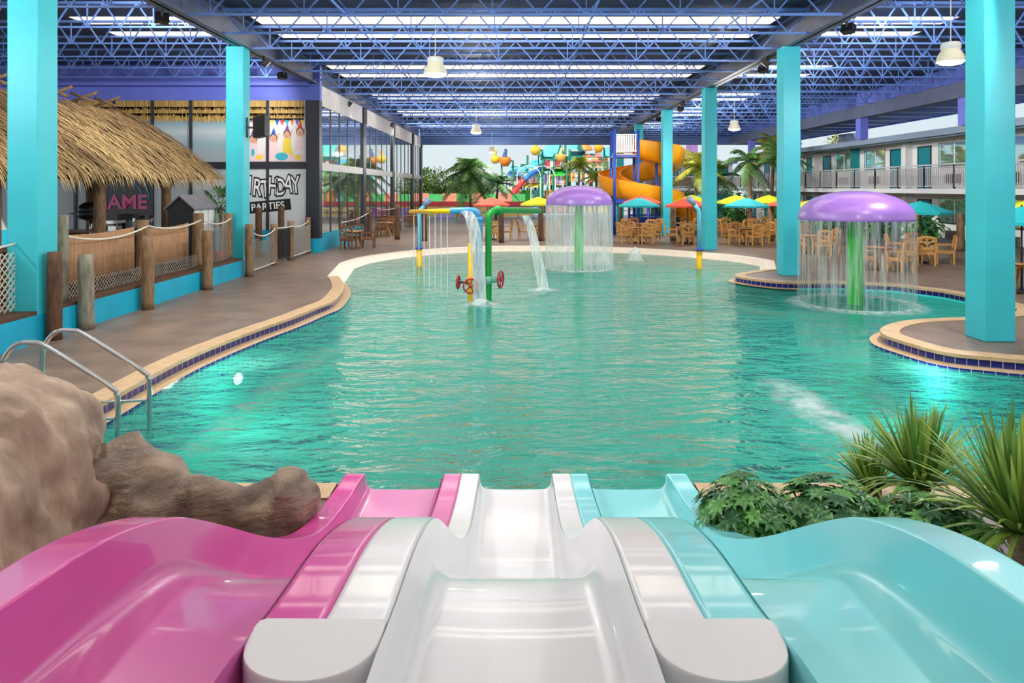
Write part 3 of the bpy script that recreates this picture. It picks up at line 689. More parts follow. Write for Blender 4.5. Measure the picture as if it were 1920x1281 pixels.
mb.quad((-.34,-.72,0),(-.34,.72,0),(-.34,.72,2.08),(-.34,-.72,2.08)); mb.quad((.33,-.72,0),(.33,.72,0),(.33,.72,2.08),(.33,-.72,2.08)); mb.build('body', mat('black shed boards', (22,26,30), 0.6), sg)
M_SHG = mat('grey shed shingle', (112,110,116), 0.8, var=0.2, vscale=20)
for s in (1,-1):
    mb = MB(); mb.add([(0,-.8,2.4),(0,.8,2.4),(s*.43,.8,2.02),(s*.43,-.8,2.02),(0,-.8,2.36),(0,.8,2.36),(s*.43,.8,1.98),(s*.43,-.8,1.98)],[(0,1,2,3),(4,7,6,5),(0,3,7,4),(1,5,6,2),(3,2,6,7),(0,4,5,1)]); mb.build('roof_slope', M_SHG, sg)
for i in range(3):
    mb = MB(); mb.box((.335,-.64+i*.44,1.3),(.36,-.25+i*.44,1.98)); mb.build('side_panel', M_WHITE, sg)

# ------------------------------------------------------------------ front wall of the party room
WY = 27.95
mb = MB(); mb.box((-26,WY,6.12),(-7.9,WY+.3,6.78)); struct(mb.build('wall_back', M_VIOL))
mb = MB(); mb.box((-26,WY-.5,6.66),(-8.3,WY,6.78)); mb.box((-26,WY,6.78),(-7.9,WY+.3,ZR)); struct(mb.build('trim_15', M_VIOL))
mb = MB(); mb.box((-8.45,WY-.05,0.55),(-7.9,WY+.35,6.12)); struct(mb.build('trim_16', M_DARK))
mb = MB(); mb.box((-8.48,WY-.08,0),(-7.88,WY+.38,0.55)); struct(mb.build('trim_17', M_CYANW))
mb = MB(); mb.box((-26,WY+.02,0),(-8.45,WY+.3,.9)); struct(mb.build('wall_back_low', M_CYANW))
mb = MB(); mb.box((-26,WY-.02,3.36),(-8.45,WY+.28,3.64)); struct(mb.build('trim_18', M_DARK))
XM = [-8.45 - 1.55*i for i in range(0, 12)]
for i, x in enumerate(XM[1:]):
    mb = MB(); mb.box((x-.05,WY-.04,.9),(x+.05,WY+.28,6.12)); struct(mb.build('trim_%d' % (20+i), M_DARK))
# printed panes: palm thatch fringe above a lagoon picture
mp_ = bpy.data.materials.new('printed lagoon window film'); mp_.use_nodes = True; nt = mp_.node_tree; b = nt.nodes['Principled BSDF']; b.inputs['Roughness'].default_value = 0.12
tc = nt.nodes.new('ShaderNodeTexCoord'); sp = nt.nodes.new('ShaderNodeSeparateXYZ'); nt.links.new(tc.outputs['Object'], sp.inputs[0])
rz_ = nt.nodes.new('ShaderNodeValToRGB'); mr = nt.nodes.new('ShaderNodeMapRange'); mr.inputs['From Min'].default_value = 3.6; mr.inputs['From Max'].default_value = 6.15
nt.links.new(sp.outputs['Z'], mr.inputs['Value']); nt.links.new(mr.outputs[0], rz_.inputs[0])
els = rz_.color_ramp.elements; els[0].position = 0; els[0].color = lin((168,176,180)) + (1,); els[1].position = .3; els[1].color = lin((150,176,190)) + (1,)
for p_, c_ in ((.5,(196,208,214)),(.68,(120,164,178)),(.72,(176,150,86))):
    e_ = els.new(p_); e_.color = lin(c_) + (1,)
e_ = els.new(1.0); e_.color = lin((214,176,104)) + (1,)
nt.links.new(rz_.outputs[0], b.inputs['Base Color'])
M_GLASSD = mat('dark window glass', (30,36,44), 0.06, spec=0.8)
for i in range(11):
    x1, x0 = XM[i] - .05, XM[i+1] + .05; mb = MB(); mb.box((x0, WY+.04, 3.64), (x1, WY+.08, 6.12)); struct(mb.build('window_%d' % (60+i), mp_ if i >= 2 else mat('pale window film', (196,206,210), 0.15)))
    if i >= 2:
        mb = MB(); mb.box((x0, WY+.04, .9), (x1, WY+.08, 3.36)); struct(mb.build('window_%d' % (80+i), mat('grey window film', (168,178,184), 0.2)))
# straw fringe pictures printed at the top of each pane, built as thin hanging strips
M_FRINGE = mat('printed straw fringe', (236,198,120), 0.5, rgb2=(186,140,72), attr=True)
for i in range(9):
    x1, x0 = XM[i] - .06, XM[i+1] + .06; mb = MB()
    for k in range(70):
        xx = x0 + (x1-x0-.03)*k/70 + random.uniform(0,.012)
        for z0, z1 in ((5.85,6.12),(5.58,5.86),(5.36,5.6)): mb.t = random.random(); mb.box((xx, WY+.03, z0 - random.uniform(0,.14)), (xx+.024, WY+.0395, z1))
    mb.build('straw_fringe', M_FRINGE, bpy.data.objects['window_%d' % (60+i)])
# party picture in the two panes next to the corner
def disc(mb, x, z, rx, rz_, y, m, n=20, a0=0, a1=2*PI):
    mb.m = m; mb.add([(x + rx*math.cos(a0+(a1-a0)*k/n), y, z + rz_*math.sin(a0+(a1-a0)*k/n)) for k in range(n)], [tuple(range(n))])
def flat(mb, pts, y, m): mb.m = m; mb.add([(p[0], y, p[1]) for p in pts], [tuple(range(len(pts)))])
PM = [mat('print white', (226,222,224), 0.3), mat('print skin', (222,170,142), 0.3), mat('print brown hair', (96,60,44), 0.3), mat('print yellow', (236,206,70), 0.3), mat('print blue', (50,90,180), 0.3), mat('print red', (206,60,70), 0.3), mat('print purple', (120,80,160), 0.3), mat('print aqua', (60,180,200), 0.3), mat('print orange', (226,130,60), 0.3), mat('print pale pink', (236,206,210), 0.3)]
for side, (xl, xr) in enumerate(((-11.5,-10.05),(-9.95,-8.5))):
    mb = MB(); flat(mb, [(xl,3.66),(xr,3.66),(xr,5.4),(xl,5.4)], WY+.03, 0); W_ = xr - xl
    kids = ((.2,4.75,3,5,.9),(.62,4.55,9,6,1),) if side == 0 else ((.12,4.6,9,4,1),(.5,4.75,3,6,.95),(.86,4.85,9,5,1.05))
    for fx, z, shirt, hat, s in kids:
        x = xl + W_*fx; y = WY + .022
        flat(mb, [(x-.2*s,z-.75),(x+.2*s,z-.75),(x+.15*s,z-.14),(x-.15*s,z-.14)], y, shirt); disc(mb, x, z+.02, .15*s, .19*s, y-.002, 2); disc(mb, x, z-.02, .12*s, .155*s, y-.004, 1)
        disc(mb, x-.045*s, z, .014, .012, y-.006, 2, 8); disc(mb, x+.045*s, z, .014, .012, y-.006, 2, 8); disc(mb, x, z-.075*s, .04*s, .018, y-.006, 5, 8)
        flat(mb, [(x-.1*s,z+.14*s),(x+.1*s,z+.14*s),(x+.02,z+.45*s)], y-.006, hat)
        flat(mb, [(x+.15*s,z-.2),(x+.24*s,z+.2),(x+.2*s,z+.22),(x+.1*s,z-.2)], y-.001, 1)
    for k in range(7): flat(mb, [(xl+W_*(.02+k*.14),5.32),(xl+W_*(.14+k*.14),5.32),(xl+W_*(.08+k*.14),5.1)], WY+.026, (3,4,5,7,8,6,3)[k])
    flat(mb, [(xl,3.66),(xr,3.66),(xr,3.98),(xl,4.02)], WY+.012, 9)
    disc(mb, xl+W_*.35, 3.86, .26, .16, WY+.008, 8 if side == 0 else 7); disc(mb, xl+W_*.8, 3.82, .14, .1, WY+.008, 3); disc(mb, xl+W_*.62, 4.02, .07, .16, WY+.006, 7 if side == 0 else 3)
    tag(mb.build('party_poster', PM), ('party picture in the window behind the loudspeaker' , 'party picture in the window next to the dark corner pillar')[side] , 'poster', 'party picture panes')
# the two sign panes with the party lettering
def text_mesh(s, size, bold=0.0, ext=0.0):
    c = bpy.data.curves.new('t', 'FONT'); c.body = s; c.size = size; c.offset = bold; c.extrude = ext; c.align_x = 'CENTER'; c.align_y = 'CENTER'
    o = bpy.data.objects.new('t', c); col.objects.link(o); dg = bpy.context.evaluated_depsgraph_get(); me = bpy.data.meshes.new_from_object(o.evaluated_get(dg)); bpy.data.objects.remove(o); return me
def text_into(mb, s, size, loc, m, bold=0.0, rot=0.0, ex=1.0, axis='xz'):
    me = text_mesh(s, size, bold); cs, sn = math.cos(rot), math.sin(rot); vs = []
    for v in me.vertices:
        x, z = v.co.x*cs*ex - v.co.y*sn, v.co.x*sn*ex + v.co.y*cs
        vs.append((loc[0]+x, loc[1], loc[2]+z) if axis == 'xz' else (loc[0], loc[1]-x, loc[2]+z))
    mb.m = m; mb.add(vs, [tuple(p.vertices) for p in me.polygons])
sb = thing('party_sign', 'window sign reading BIRTHDAY PARTIES behind the timber posts', 'sign', (0, 0, 0))
mb = MB(); mb.box((-11.5,WY+.03,.9),(-10.05,WY+.08,3.36)); mb.box((-9.95,WY+.03,.9),(-8.5,WY+.08,3.36)); mb.build('backing', mat('white window film', (206,212,214), 0.2), sb)
SM = [M_BLACK, mat('sign white', (236,238,238), 0.3), mat('sign green', (20,70,48), 0.3)]
letters = 'BIRTHDAY'; xs = [-11.05,-10.72,-10.43,-10.1,-9.79,-9.49,-9.18,-8.88]
lb, lw = MB(), MB()
for i, (ch, x) in enumerate(zip(letters, xs)):
    r_ = (.06,-.05,-.08,.07,-.06,.1,-.1,.1)[i]; dz = .2 + (0,.05,-.04,-.1,.02,-.02,.1,.06)[i]
    text_into(lb, ch, .98, (x, WY+.022, 2.42+dz), 0, .075, r_, .6); text_into(lw, ch, .98, (x, WY+.012, 2.42+dz), 0, .006, r_, .6)
lb.build('letter_outline', SM[0], sb); lw.build('lettering', SM[1], sb)
mb = MB(); flat(mb, [(-11.2,1.5),(-9.05,1.72),(-9.1,2.16),(-11.2,1.98)], WY+.02, 0); mb.build('banner', SM[0], sb)
mb = MB(); text_into(mb, 'PARTIES', .4, (-10.0, WY+.01, 1.84), 0, .006, .09, .95); mb.build('banner_lettering', SM[1], sb)
# neon game sign behind the bar
ns = thing('game_sign', 'dark lit window sign reading GAME under an arch behind the bar', 'sign', (0, 0, 0))
cx = -15.85; mb = MB(); mb.box((cx-1.35,WY-.06,1.3),(cx+1.25,WY-.02,3.3)); mb.build('panel', mat('dark sign panel', (30,24,40), 0.25), ns)
mb = MB()
for r_ in (1.12, .86): mb.tube([(cx+.0+r_*math.cos(PI*k/24), WY-.09, 2.1+r_*math.sin(PI*k/24)) for k in range(25)], .022, 6)
mb.build('arch', emit('cyan sign glow', (50,110,150), .12), ns)
mb = MB(); text_into(mb, 'GAME', .78, (cx-.05, WY-.09, 2.0), 0, .02, 0, 1.05); mb.build('lettering', emit('pink sign glow', (170,80,116), .14), ns)
# loudspeaker on its column
sp_ = thing('loudspeaker', 'black loudspeaker mounted on the column before the party picture', 'speaker', (-7.8,20.75,4.4))
mb = MB(); mb.add([(.0,-.18,-.32),(.38,-.26,-.26),(.42,.05,-.26),(.05,.14,-.32),(.0,-.18,.3),(.38,-.26,.36),(.42,.05,.36),(.05,.14,.3)],[(0,3,2,1),(4,5,6,7),(0,1,5,4),(1,2,6,5),(2,3,7,6),(3,0,4,7)]); mb.build('cabinet', M_BLACK, sp_)
mb = MB(); mb.box((-.25,-.05,-.3),(-.2,.05,.3)); mb.box((-.2,-.02,-.03),(.06,.02,.03)); mb.build('bracket', M_DARK, sp_)

# ------------------------------------------------------------------ glazed side wall of the party room
SX = -7.95
mg = bpy.data.materials.new('mirror tinted glass'); mg.use_nodes = True; nt = mg.node_tree; b = nt.nodes['Principled BSDF']
b.inputs['Base Color'].default_value = lin((212,216,218)) + (1,); b.inputs['Metallic'].default_value = 0.95; b.inputs['Roughness'].default_value = 0.03
YB = [28.3, 36.3, 44.9, 53.4, 58.4]; wn = 100; tn = 40
M_HEAD = mat('grey white header', (206,204,204), 0.5, var=0.06)
mb = MB(); mb.box((SX-.3,28.3,5.95),(SX,58.2,ZB)); struct(mb.build('wall_left', M_HEAD))
mb = MB(); mb.box((SX-.3,28.3,0),(SX+.02,36.0,.72)); struct(mb.build('wall_left_low', M_CYANW))
for k in range(4):
    y0, y1 = YB[k], YB[k+1]
    mb = MB(); mb.box((SX-.3,y1-.35,0.0 if k else .0),(SX+.06,y1+.35,5.95)); mb.box((SX-.3,y1-.35,5.95),(SX+.1,y1+.35,ZB)); struct(mb.build('trim_%d' % tn, M_DARK)); tn += 1
    zb = .72 if k == 0 else .1
    mb = MB(); mb.box((SX-.2,y0,3.3),(SX+.03,y1,3.62)); struct(mb.build('trim_%d' % tn, M_HEAD)); tn += 1
    ya, yb = y0 + .05, y1 - .35; m_ = 5
    for j in range(m_):
        a_, c_ = ya + (yb-ya)*j/m_, ya + (yb-ya)*(j+1)/m_
        mb = MB(); mb.box((SX-.05,a_,zb),(SX-.03,c_,5.95)); struct(mb.build('window_%d' % wn, mg)); wn += 1
        if j: mb = MB(); mb.box((SX-.06,a_-.08,zb),(SX-.01,a_+.08,5.95)); struct(mb.build('trim_%d' % tn, M_DARK)); tn += 1
# ------------------------------------------------------------------ dining furniture
def chair_parts(wood):
    P = {}
    mb = MB(); mb.box((-.27,-.25,.42),(.27,.27,.46)); mb.box((-.25,-.24,.36),(.25,.25,.42)); P['seat'] = mb.mesh('seat', wood)
    mb = MB(); yb = -.27
    for p, q in (((-.26,.46),(-.27,.93)),((.26,.46),(.27,.93))): mb.bar((p[0],yb,p[1]),(q[0],yb-.06,q[1]),.05,.04)
    arc = [(-.27,.9),(-.14,.95),(0,.965),(.14,.95),(.27,.9)]
    for a, c in zip(arc, arc[1:]): mb.bar((a[0],yb-.06,a[1]),(c[0],yb-.06,c[1]),.04,.07)
    mb.bar((-.26,yb-.01,.54),(.26,yb-.01,.54),.035,.04)
    for s in (1,-1):
        for p, q in (((0,.54),(.26,.72)),((0,.7),(.26,.9)),((.09,.54),(.26,.64)),((0,.86),(.14,.95)),((0,.62),(.1,.54)),((.1,.92),(.26,.78))):
            mb.bar((s*p[0],yb-.03,p[1]),(s*q[0],yb-.04,q[1]),.025,.035)
    mb.bar((0,yb-.02,.54),(0,yb-.055,.94),.03,.03)
    P['backrest'] = mb.mesh('backrest', wood)
    for i, (x, y) in enumerate(((-.25,.24),(.25,.24),(-.25,-.25),(.25,-.25))):
        mb = MB(); mb.bar((x,y,0),(x,y,.64 if y > 0 else .46),.05,.05,up=(0,1,0)); P['leg%d' % i] = mb.mesh('leg', wood)
    for i, x in enumerate((-.265,.265)):
        mb = MB(); mb.bar((x,-.28,.66),(x,.28,.65),.055,.03); P['arm%d' % i] = mb.mesh('armrest', wood)
    return P
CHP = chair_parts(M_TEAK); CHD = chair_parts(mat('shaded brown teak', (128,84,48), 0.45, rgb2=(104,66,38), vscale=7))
def put(me, name, parent):
    o = bpy.data.objects.new(name, me); col.objects.link(o); o.parent = parent; return o
def chair(x, y, rz, lab, grp, P=CHP):
    o = thing('dining_chair', lab, 'chair', (x, y, 0), rz, grp)
    for k, me in P.items(): put(me, {'l':'leg','a':'armrest'}.get(k[0], k) if k not in ('seat','backrest') else k, o)
mb = MB(); mb.lathe([(0,.71),(.46,.71),(.48,.725),(.48,.74),(.465,.752),(0,.752)], n=28); TT = mb.mesh('table_top', M_TOP)
TLEG = []
for i in range(4):
    a = PI/4 + i*PI/2; mb = MB(); mb.bar((.12*math.cos(a),.12*math.sin(a),.71),(.36*math.cos(a),.36*math.sin(a),0),.05,.05); TLEG.append(mb.mesh('leg', M_TEAK))
mb = MB(); mb.box((-.2,-.2,.64),(.2,.2,.71)); TAP = mb.mesh('apron', M_TEAK)
def table(x, y, lab, grp='round dining tables'):
    o = thing('dining_table', lab, 'table', (x, y, 0), random.random(), grp); put(TT, 'table_top', o); put(TAP, 'apron', o)
    for m_ in TLEG: put(m_, 'leg', o)
CAN = {}
def canopy_mesh(rgb, name):
    mb = MB(); R = 1.02; k = 8; rings = [(0.02,.36),(.35,.26),(.7,.115),(1.0,0.0),(1.0,-.08)]
    rows = [[Vector((R*r*math.cos(2*PI*j/k), R*r*math.sin(2*PI*j/k), z)) for j in range(k)] for r, z in rings]
    mb.sheet(rows, smooth=False, closed=True); mb.sheet([[p - Vector((0,0,.012)) for p in rows[i]] for i in (3,2,1,0)], smooth=False, closed=True)
    return mb.mesh('canopy', mat(name, rgb, 0.8, var=0.05, vscale=2))
UC = {'teal': canopy_mesh((20,164,172),'teal canvas'), 'red': canopy_mesh((238,84,60),'coral red canvas'), 'lime': canopy_mesh((202,204,30),'lime yellow canvas'), 'green': canopy_mesh((130,190,70),'grass green canvas')}
mb = MB(); mb.tube([(0,0,0.05),(0,0,2.16)], .022, 8); UPOLE = mb.mesh('pole', M_DARK)
mb = MB(); mb.lathe([(0,.09),(.05,.09),(.06,.06),(.24,.05),(.26,.0),(0,0)], n=20); UBASE = mb.mesh('base', M_DARK)
mb = MB(); mb.lathe([(0,2.2),(.025,2.17),(.03,2.13),(0,2.12)], n=8); UFIN = mb.mesh('finial', M_DARK)
RIBS = []
for j in range(8):
    a = 2*PI*j/8; mb = MB(); mb.bar((.03*math.cos(a),.03*math.sin(a),1.72),(.55*math.cos(a),.55*math.sin(a),1.9),.012); RIBS.append(mb.mesh('rib', M_DARK))
def umbrella(x, y, c, lab, ez=1.77, sc=1.0):
    o = thing('parasol', lab, 'umbrella', (x, y, 0), random.random(), 'canvas umbrellas on the terrace')
    p = put(UC[c], 'canopy', o); p.location.z = ez; p.scale = (sc, sc, 1)
    q = put(UPOLE, 'pole', o); q.scale.z = (ez + .38)/2.16; put(UBASE, 'base', o); f = put(UFIN, 'finial', o); f.location.z = ez + .37 - 2.15
    for r in RIBS: rr = put(r, 'rib', o); rr.location.z = ez - 1.77
def dining(x, y, where, cols=None, chairs='flrb', off=.72, P=CHP, grp='wooden dining chairs on the terrace', rot=0.0, ez=1.77, sc=1.0):
    table(x, y, 'round wooden table ' + where)
    if cols: umbrella(x, y, cols[0], cols[1], ez, sc)
    nm = {'f': 'pool side', 'b': 'far side', 'l': 'hut-facing side', 'r': 'motel-facing side'}
    for c in chairs:
        a = {'f': -PI/2, 'b': PI/2, 'l': PI, 'r': 0}[c] + rot
        chair(x + off*math.cos(a), y + off*math.sin(a), a + PI/2 + random.uniform(-.12,.12), 'lattice chair on the %s, table %s' % (nm[c], where), grp, P)
dining(5.8, 32.6, 'below the first teal parasol beside the slide tower', ('teal','teal parasol standing nearest the orange slide tower'), rot=.25)
dining(8.0, 32.3, 'under the red parasol between two columns', ('red','coral red parasol between the third and fourth terrace columns'), rot=-.2)
dining(10.65, 32.0, 'under the wide teal parasol past the third column', ('teal','wide teal parasol standing in front of two lime ones'), rot=.15, sc=1.05)
dining(11.55, 21.9, 'behind the falling water of the big mushroom', ('red','red parasol half hidden behind the big purple mushroom'), rot=.3)
dining(14.0, 24.0, 'at the motel door by the teal parasol', ('teal','teal parasol in front of the dark ground floor motel window'), rot=-.35)
dining(12.55, 17.2, 'just behind the first terrace column', ('teal','teal parasol cut by the frame edge behind the first column'), rot=.2, chairs='flb')
dining(11.7, 27.4, 'between the second column and the mushroom', ('lime','lime parasol peeping out between the second column and the mushroom'), rot=.1)
dining(6.6, 36.3, 'under the second red parasol by the slide tower', ('red','red parasol behind the first teal one under the orange slide'), ez=1.85, rot=.3)
dining(9.7, 38.2, 'under the lime parasol behind the red one', ('lime','lime parasol directly behind the red parasol between columns'), ez=1.85, rot=.1)
dining(11.5, 36.2, 'under the lime parasol behind the wide teal one', ('lime','lime parasol behind the left part of the wide teal parasol'), ez=1.85, rot=.25)
dining(13.5, 37.0, 'under the lime parasol by the timber post', ('lime','lime parasol to the motel side of the wide teal parasol'), ez=1.85, rot=-.2)
dining(13.1, 33.2, 'under the small red parasol beside the second column', ('red','red parasol tucked beside the second terrace column'), ez=1.8, rot=.4, chairs='flb')
dining(-1.2, 34.6, 'under the red parasol behind the green pipe', ('red','red parasol behind the yellow and green pipes'), rot=.1, ez=1.76, sc=.9, chairs='flr')
dining(1.15, 34.9, 'under the lime parasol beside the small mushroom', ('lime','lime parasol behind the end of the green pipe'), rot=.2, ez=1.78, sc=.95, chairs='flr')
umbrella(14.2, 18.6, 'lime', 'lime parasol at the frame edge above the cut teal one', 2.02)
umbrella(11.3, 42.0, 'teal', 'teal parasol far back between the third and fourth columns', 1.85)
umbrella(12.6, 39.6, 'green', 'grass green parasol far back behind the lime ones', 1.75)
for y, w in ((29.9,'before the first party room window'), (37.2,'by the second bay of party room glass'), (40.2,'deep in the second bay of party room glass'), (46.5,'by the third bay of party room glass'), (49.5,'by the last party room glass')):
    dining(-7.05, y, w, None, 'fb' if y > 31 else 'fbr', P=CHD, grp='brown chairs along the party room', off=.68)

# timber rope posts on the far deck
for (px, py, h, lab) in ((693,447,1.45,'short dark post beside the second dark window pillar'), (745,449,1.75,'tall dark post standing before the third bay of glass'), (796,452,1.9,'dark post behind the blue and yellow shower pole'), (940,455,1.75,'timber post between the red parasol and the green pipe stream'), (1014,452,1.7,'timber post beside the falling green pipe stream')):
    p = G(px, py); post(p.x, p.y, 0, h, .13, M_POSTD, lab, 'posts on the far deck')
for (px, py, h, lab) in ((1262,452,1.75,'timber post under the red parasol beside the fourth column'), (1445,452,1.8,'timber post beside the second column under the lime parasol'), (1801,470,1.5,'mossy short post at the motel wall beside the first column'), (1406,438,2.1,'timber post behind the wide teal parasol pole')):
    p = G(px, py); post(p.x, p.y, 0, h, .15, M_POST, lab, 'posts on the terrace')
rope((-7.3,29.0,1.15),(-7.55,36.0,1.35),.1,'white rope running along the first bay of party room glass',.018)
rope((-7.4,36.9,1.5),(-5.95,34.9,1.6),.08,'white rope between the two dark posts on the far deck',.018)

# ------------------------------------------------------------------ the motel along the terrace
MX = 19.8
M_MOT = mat('pale motel render', (222,222,222), 0.6, var=0.04, vscale=1.5)
M_DOOR = mat('teal door', (0,122,138), 0.4); M_PTEAL = mat('teal pilaster', (0,128,130), 0.5)
M_WIN = bpy.data.materials.new('motel window glass'); M_WIN.use_nodes = True
b = M_WIN.node_tree.nodes['Principled BSDF']; b.inputs['Base Color'].default_value = lin((190,215,215)) + (1,); b.inputs['Metallic'].default_value = 0.85; b.inputs['Roughness'].default_value = 0.04
mb = MB(); mb.box((MX,10,0),(MX+6,59,5.0)); struct(mb.build('wall_right', M_MOT))
mb = MB(); mb.box((MX-.06,10,0),(MX,59,.28)); struct(mb.build('baseboard_right', mat('dark grey plinth', (92,90,92), 0.6)))
mb = MB(); mb.box((18.1,10,2.34),(MX,59,2.56)); struct(mb.build('floor_balcony', mat('pale balcony slab', (206,208,212), 0.6, var=.04)))
M_EAVE = mat('grey blue eave', (124,142,164), 0.5, var=.05)
mb = MB(); mb.box((18.2,10,4.9),(MX+6,59,5.08)); mb.box((18.1,10,4.84),(18.25,59,5.12)); mb.box((18.4,10,4.78),(18.5,59,4.86)); struct(mb.build('ceiling_motel', M_EAVE))
dn, wn2 = 1, 200
def door(y0, y1, z0, z1):
    global dn
    o = bpy.data.objects.new('door_%d' % dn, None); col.objects.link(o); o.location = (MX, y0, z0); struct(o); dn += 1
    w_ = y1 - y0; mb = MB(); mb.box((-.03,.05,0),(.02,w_-.05,z1-z0-.05)); mb.build('door_leaf', M_DOOR, o)
    mb = MB(); mb.box((-.05,0,0),(.01,.06,z1-z0)); mb.box((-.05,w_-.06,0),(.01,w_,z1-z0)); mb.box((-.05,0,z1-z0-.06),(.01,w_,z1-z0)); mb.build('door_frame', M_DARK, o)
    mb = MB(); mb.bar((-.07,w_-.15,1.0),(-.07,w_-.28,1.0),.025); mb.build('handle', M_CHROME, o)
def window(y0, y1, z0, z1):
    global wn2
    o = bpy.data.objects.new('window_%d' % wn2, None); col.objects.link(o); o.location = (MX, y0, z0); struct(o); wn2 += 1
    w_, h = y1-y0, z1-z0; mb = MB(); mb.box((-.02,.05,.05),(-.01,w_-.05,h-.05)); mb.build('pane', M_WIN, o)
    mb = MB(); f = .06
    for a, c in (((0,0),(w_,f)),((0,h-f),(w_,h)),((0,0),(f,h)),((w_-f,0),(w_,h)),((w_/2-.03,0),(w_/2+.03,h))): mb.box((-.05,a[0],a[1]),(.02,c[0],c[1]))
    mb.build('frame', M_CHROME, o)
def aircon(y, z, lab):
    o = thing('wall_air_conditioner', lab, 'air conditioner', (MX, y, z), group='air conditioner grilles on the motel wall'); mb = MB(); mb.box((-.12,-.5,0),(.01,.5,.42)); mb.build('casing', mat('brown grey casing', (92,82,80), .5), o)
    mb = MB()
    for i in range(7): mb.box((-.135,-.46,.04+i*.052),(-.12,.46,.07+i*.052))
    mb.build('grille', M_DARK, o)
plaq = 0
for k in range(4):
    y0 = 29.5 + (k-1)*10.5
    mb = MB(); mb.box((19.35,y0-.1,2.56),(MX,y0+.1,4.84)); struct(mb.build('wall_partition', M_PTEAL))
    mb = MB(); mb.box((19.45,y0+5.1,2.56),(MX,y0+5.5,4.84)); mb.box((19.45,y0+5.1,0),(MX,y0+5.5,2.34)); struct(mb.build('wall_pier', M_MOT))
    for fl, zf in ((0,0.0),(1,2.56)):
        for a, c, kind in ((.7,2.9,'w'),(3.5,4.6,'d'),(6.0,7.1,'d'),(7.6,9.8,'w')):
            if y0 + c > 58.5 or y0 + a < 10.5: continue
            if kind == 'w': window(y0+a, y0+c, zf+.95, zf+2.12); aircon(y0+(a+c)/2, zf+.24, 'wall air conditioner grille below the %s floor motel window, %s from the slide end' % (('ground','upper')[fl], ORD[len([1 for o_ in col.objects if o_.name.startswith('wall_air')])//2 if 0 else plaq//2])); plaq += 1
            else: door(y0+a, y0+c, zf, zf+2.05)
# room number by the ground floor window
mb = MB(); text_into(mb, '9', .42, (MX-.03, 27.55+2.6, 1.95), 0, .01, axis='yz'); tag(mb.build('room_number', M_BLACK), 'black room number 9 beside the ground floor motel window', 'room number')
# balcony railing, one length per bay
def railing(y0, y1, lab):
    o = thing('balcony_railing', lab, 'railing', (18.15, y0, 2.56), group='balcony railing lengths'); L = y1-y0
    mb = MB(); mb.box((-.03,0,1.0),(.03,L,1.06)); mb.build('top_rail', M_CHROME if 0 else mat('grey rail paint', (176,178,184), .4), o)
    mb = MB(); mb.box((-.02,0,.08),(.02,L,.12)); mb.box((-.02,0,.9),(.02,L,.94)); mb.build('lower_rail', mat('grey rail paint', (176,178,184), .4), o)
    for y in (0.03, L/2):
        mb = MB(); mb.box((-.035,y-.035,0),(.035,y+.035,1.0)); mb.build('rail_post', M_DARK, o)
    k = int(L/.125)
    for i in range(1, k):
        mb = MB(); y = i*L/k; mb.box((-.012,y-.02,.12),(.012,y+.02,.9)); mb.build('baluster', mat('grey baluster paint', (176,172,176), .45), o)
for i, y in enumerate(np.arange(14.0, 57, 4.2)): railing(float(y), float(y)+4.2, 'grey balcony railing length with upright bars, %s from the slide end' % ORD[i])
# posts carrying the eave beam, and things on the motel roof
for i, y in enumerate((19.3, 27.7, 36.1, 44.5, 53.0)):
    mb = MB(); mb.box((17.8,y-.22,0),(18.05,y+.22,6.25)); 
    mb = MB(); mb.box((17.82,y-.25,5.1),(18.22,y+.25,6.25)); tag(mb.build('eave_post', M_VIOL), 'short violet post between motel eave and hall beam, %s from the slide end' % ORD[i], 'post', 'short posts on the motel eave')
o = thing('roof_unit', 'grey box unit standing on the far motel roof', 'roof unit', (22.5, 46.5, 5.08)); mb = MB(); mb.box((-.6,-.5,0),(.6,.5,1.1)); mb.build('casing', mat('slate box', (110,116,140), .5), o); mb = MB(); mb.lathe([(.0,1.14),(.4,1.14),(.42,1.1)], n=16); mb.build('fan_cover', M_DARK, o)
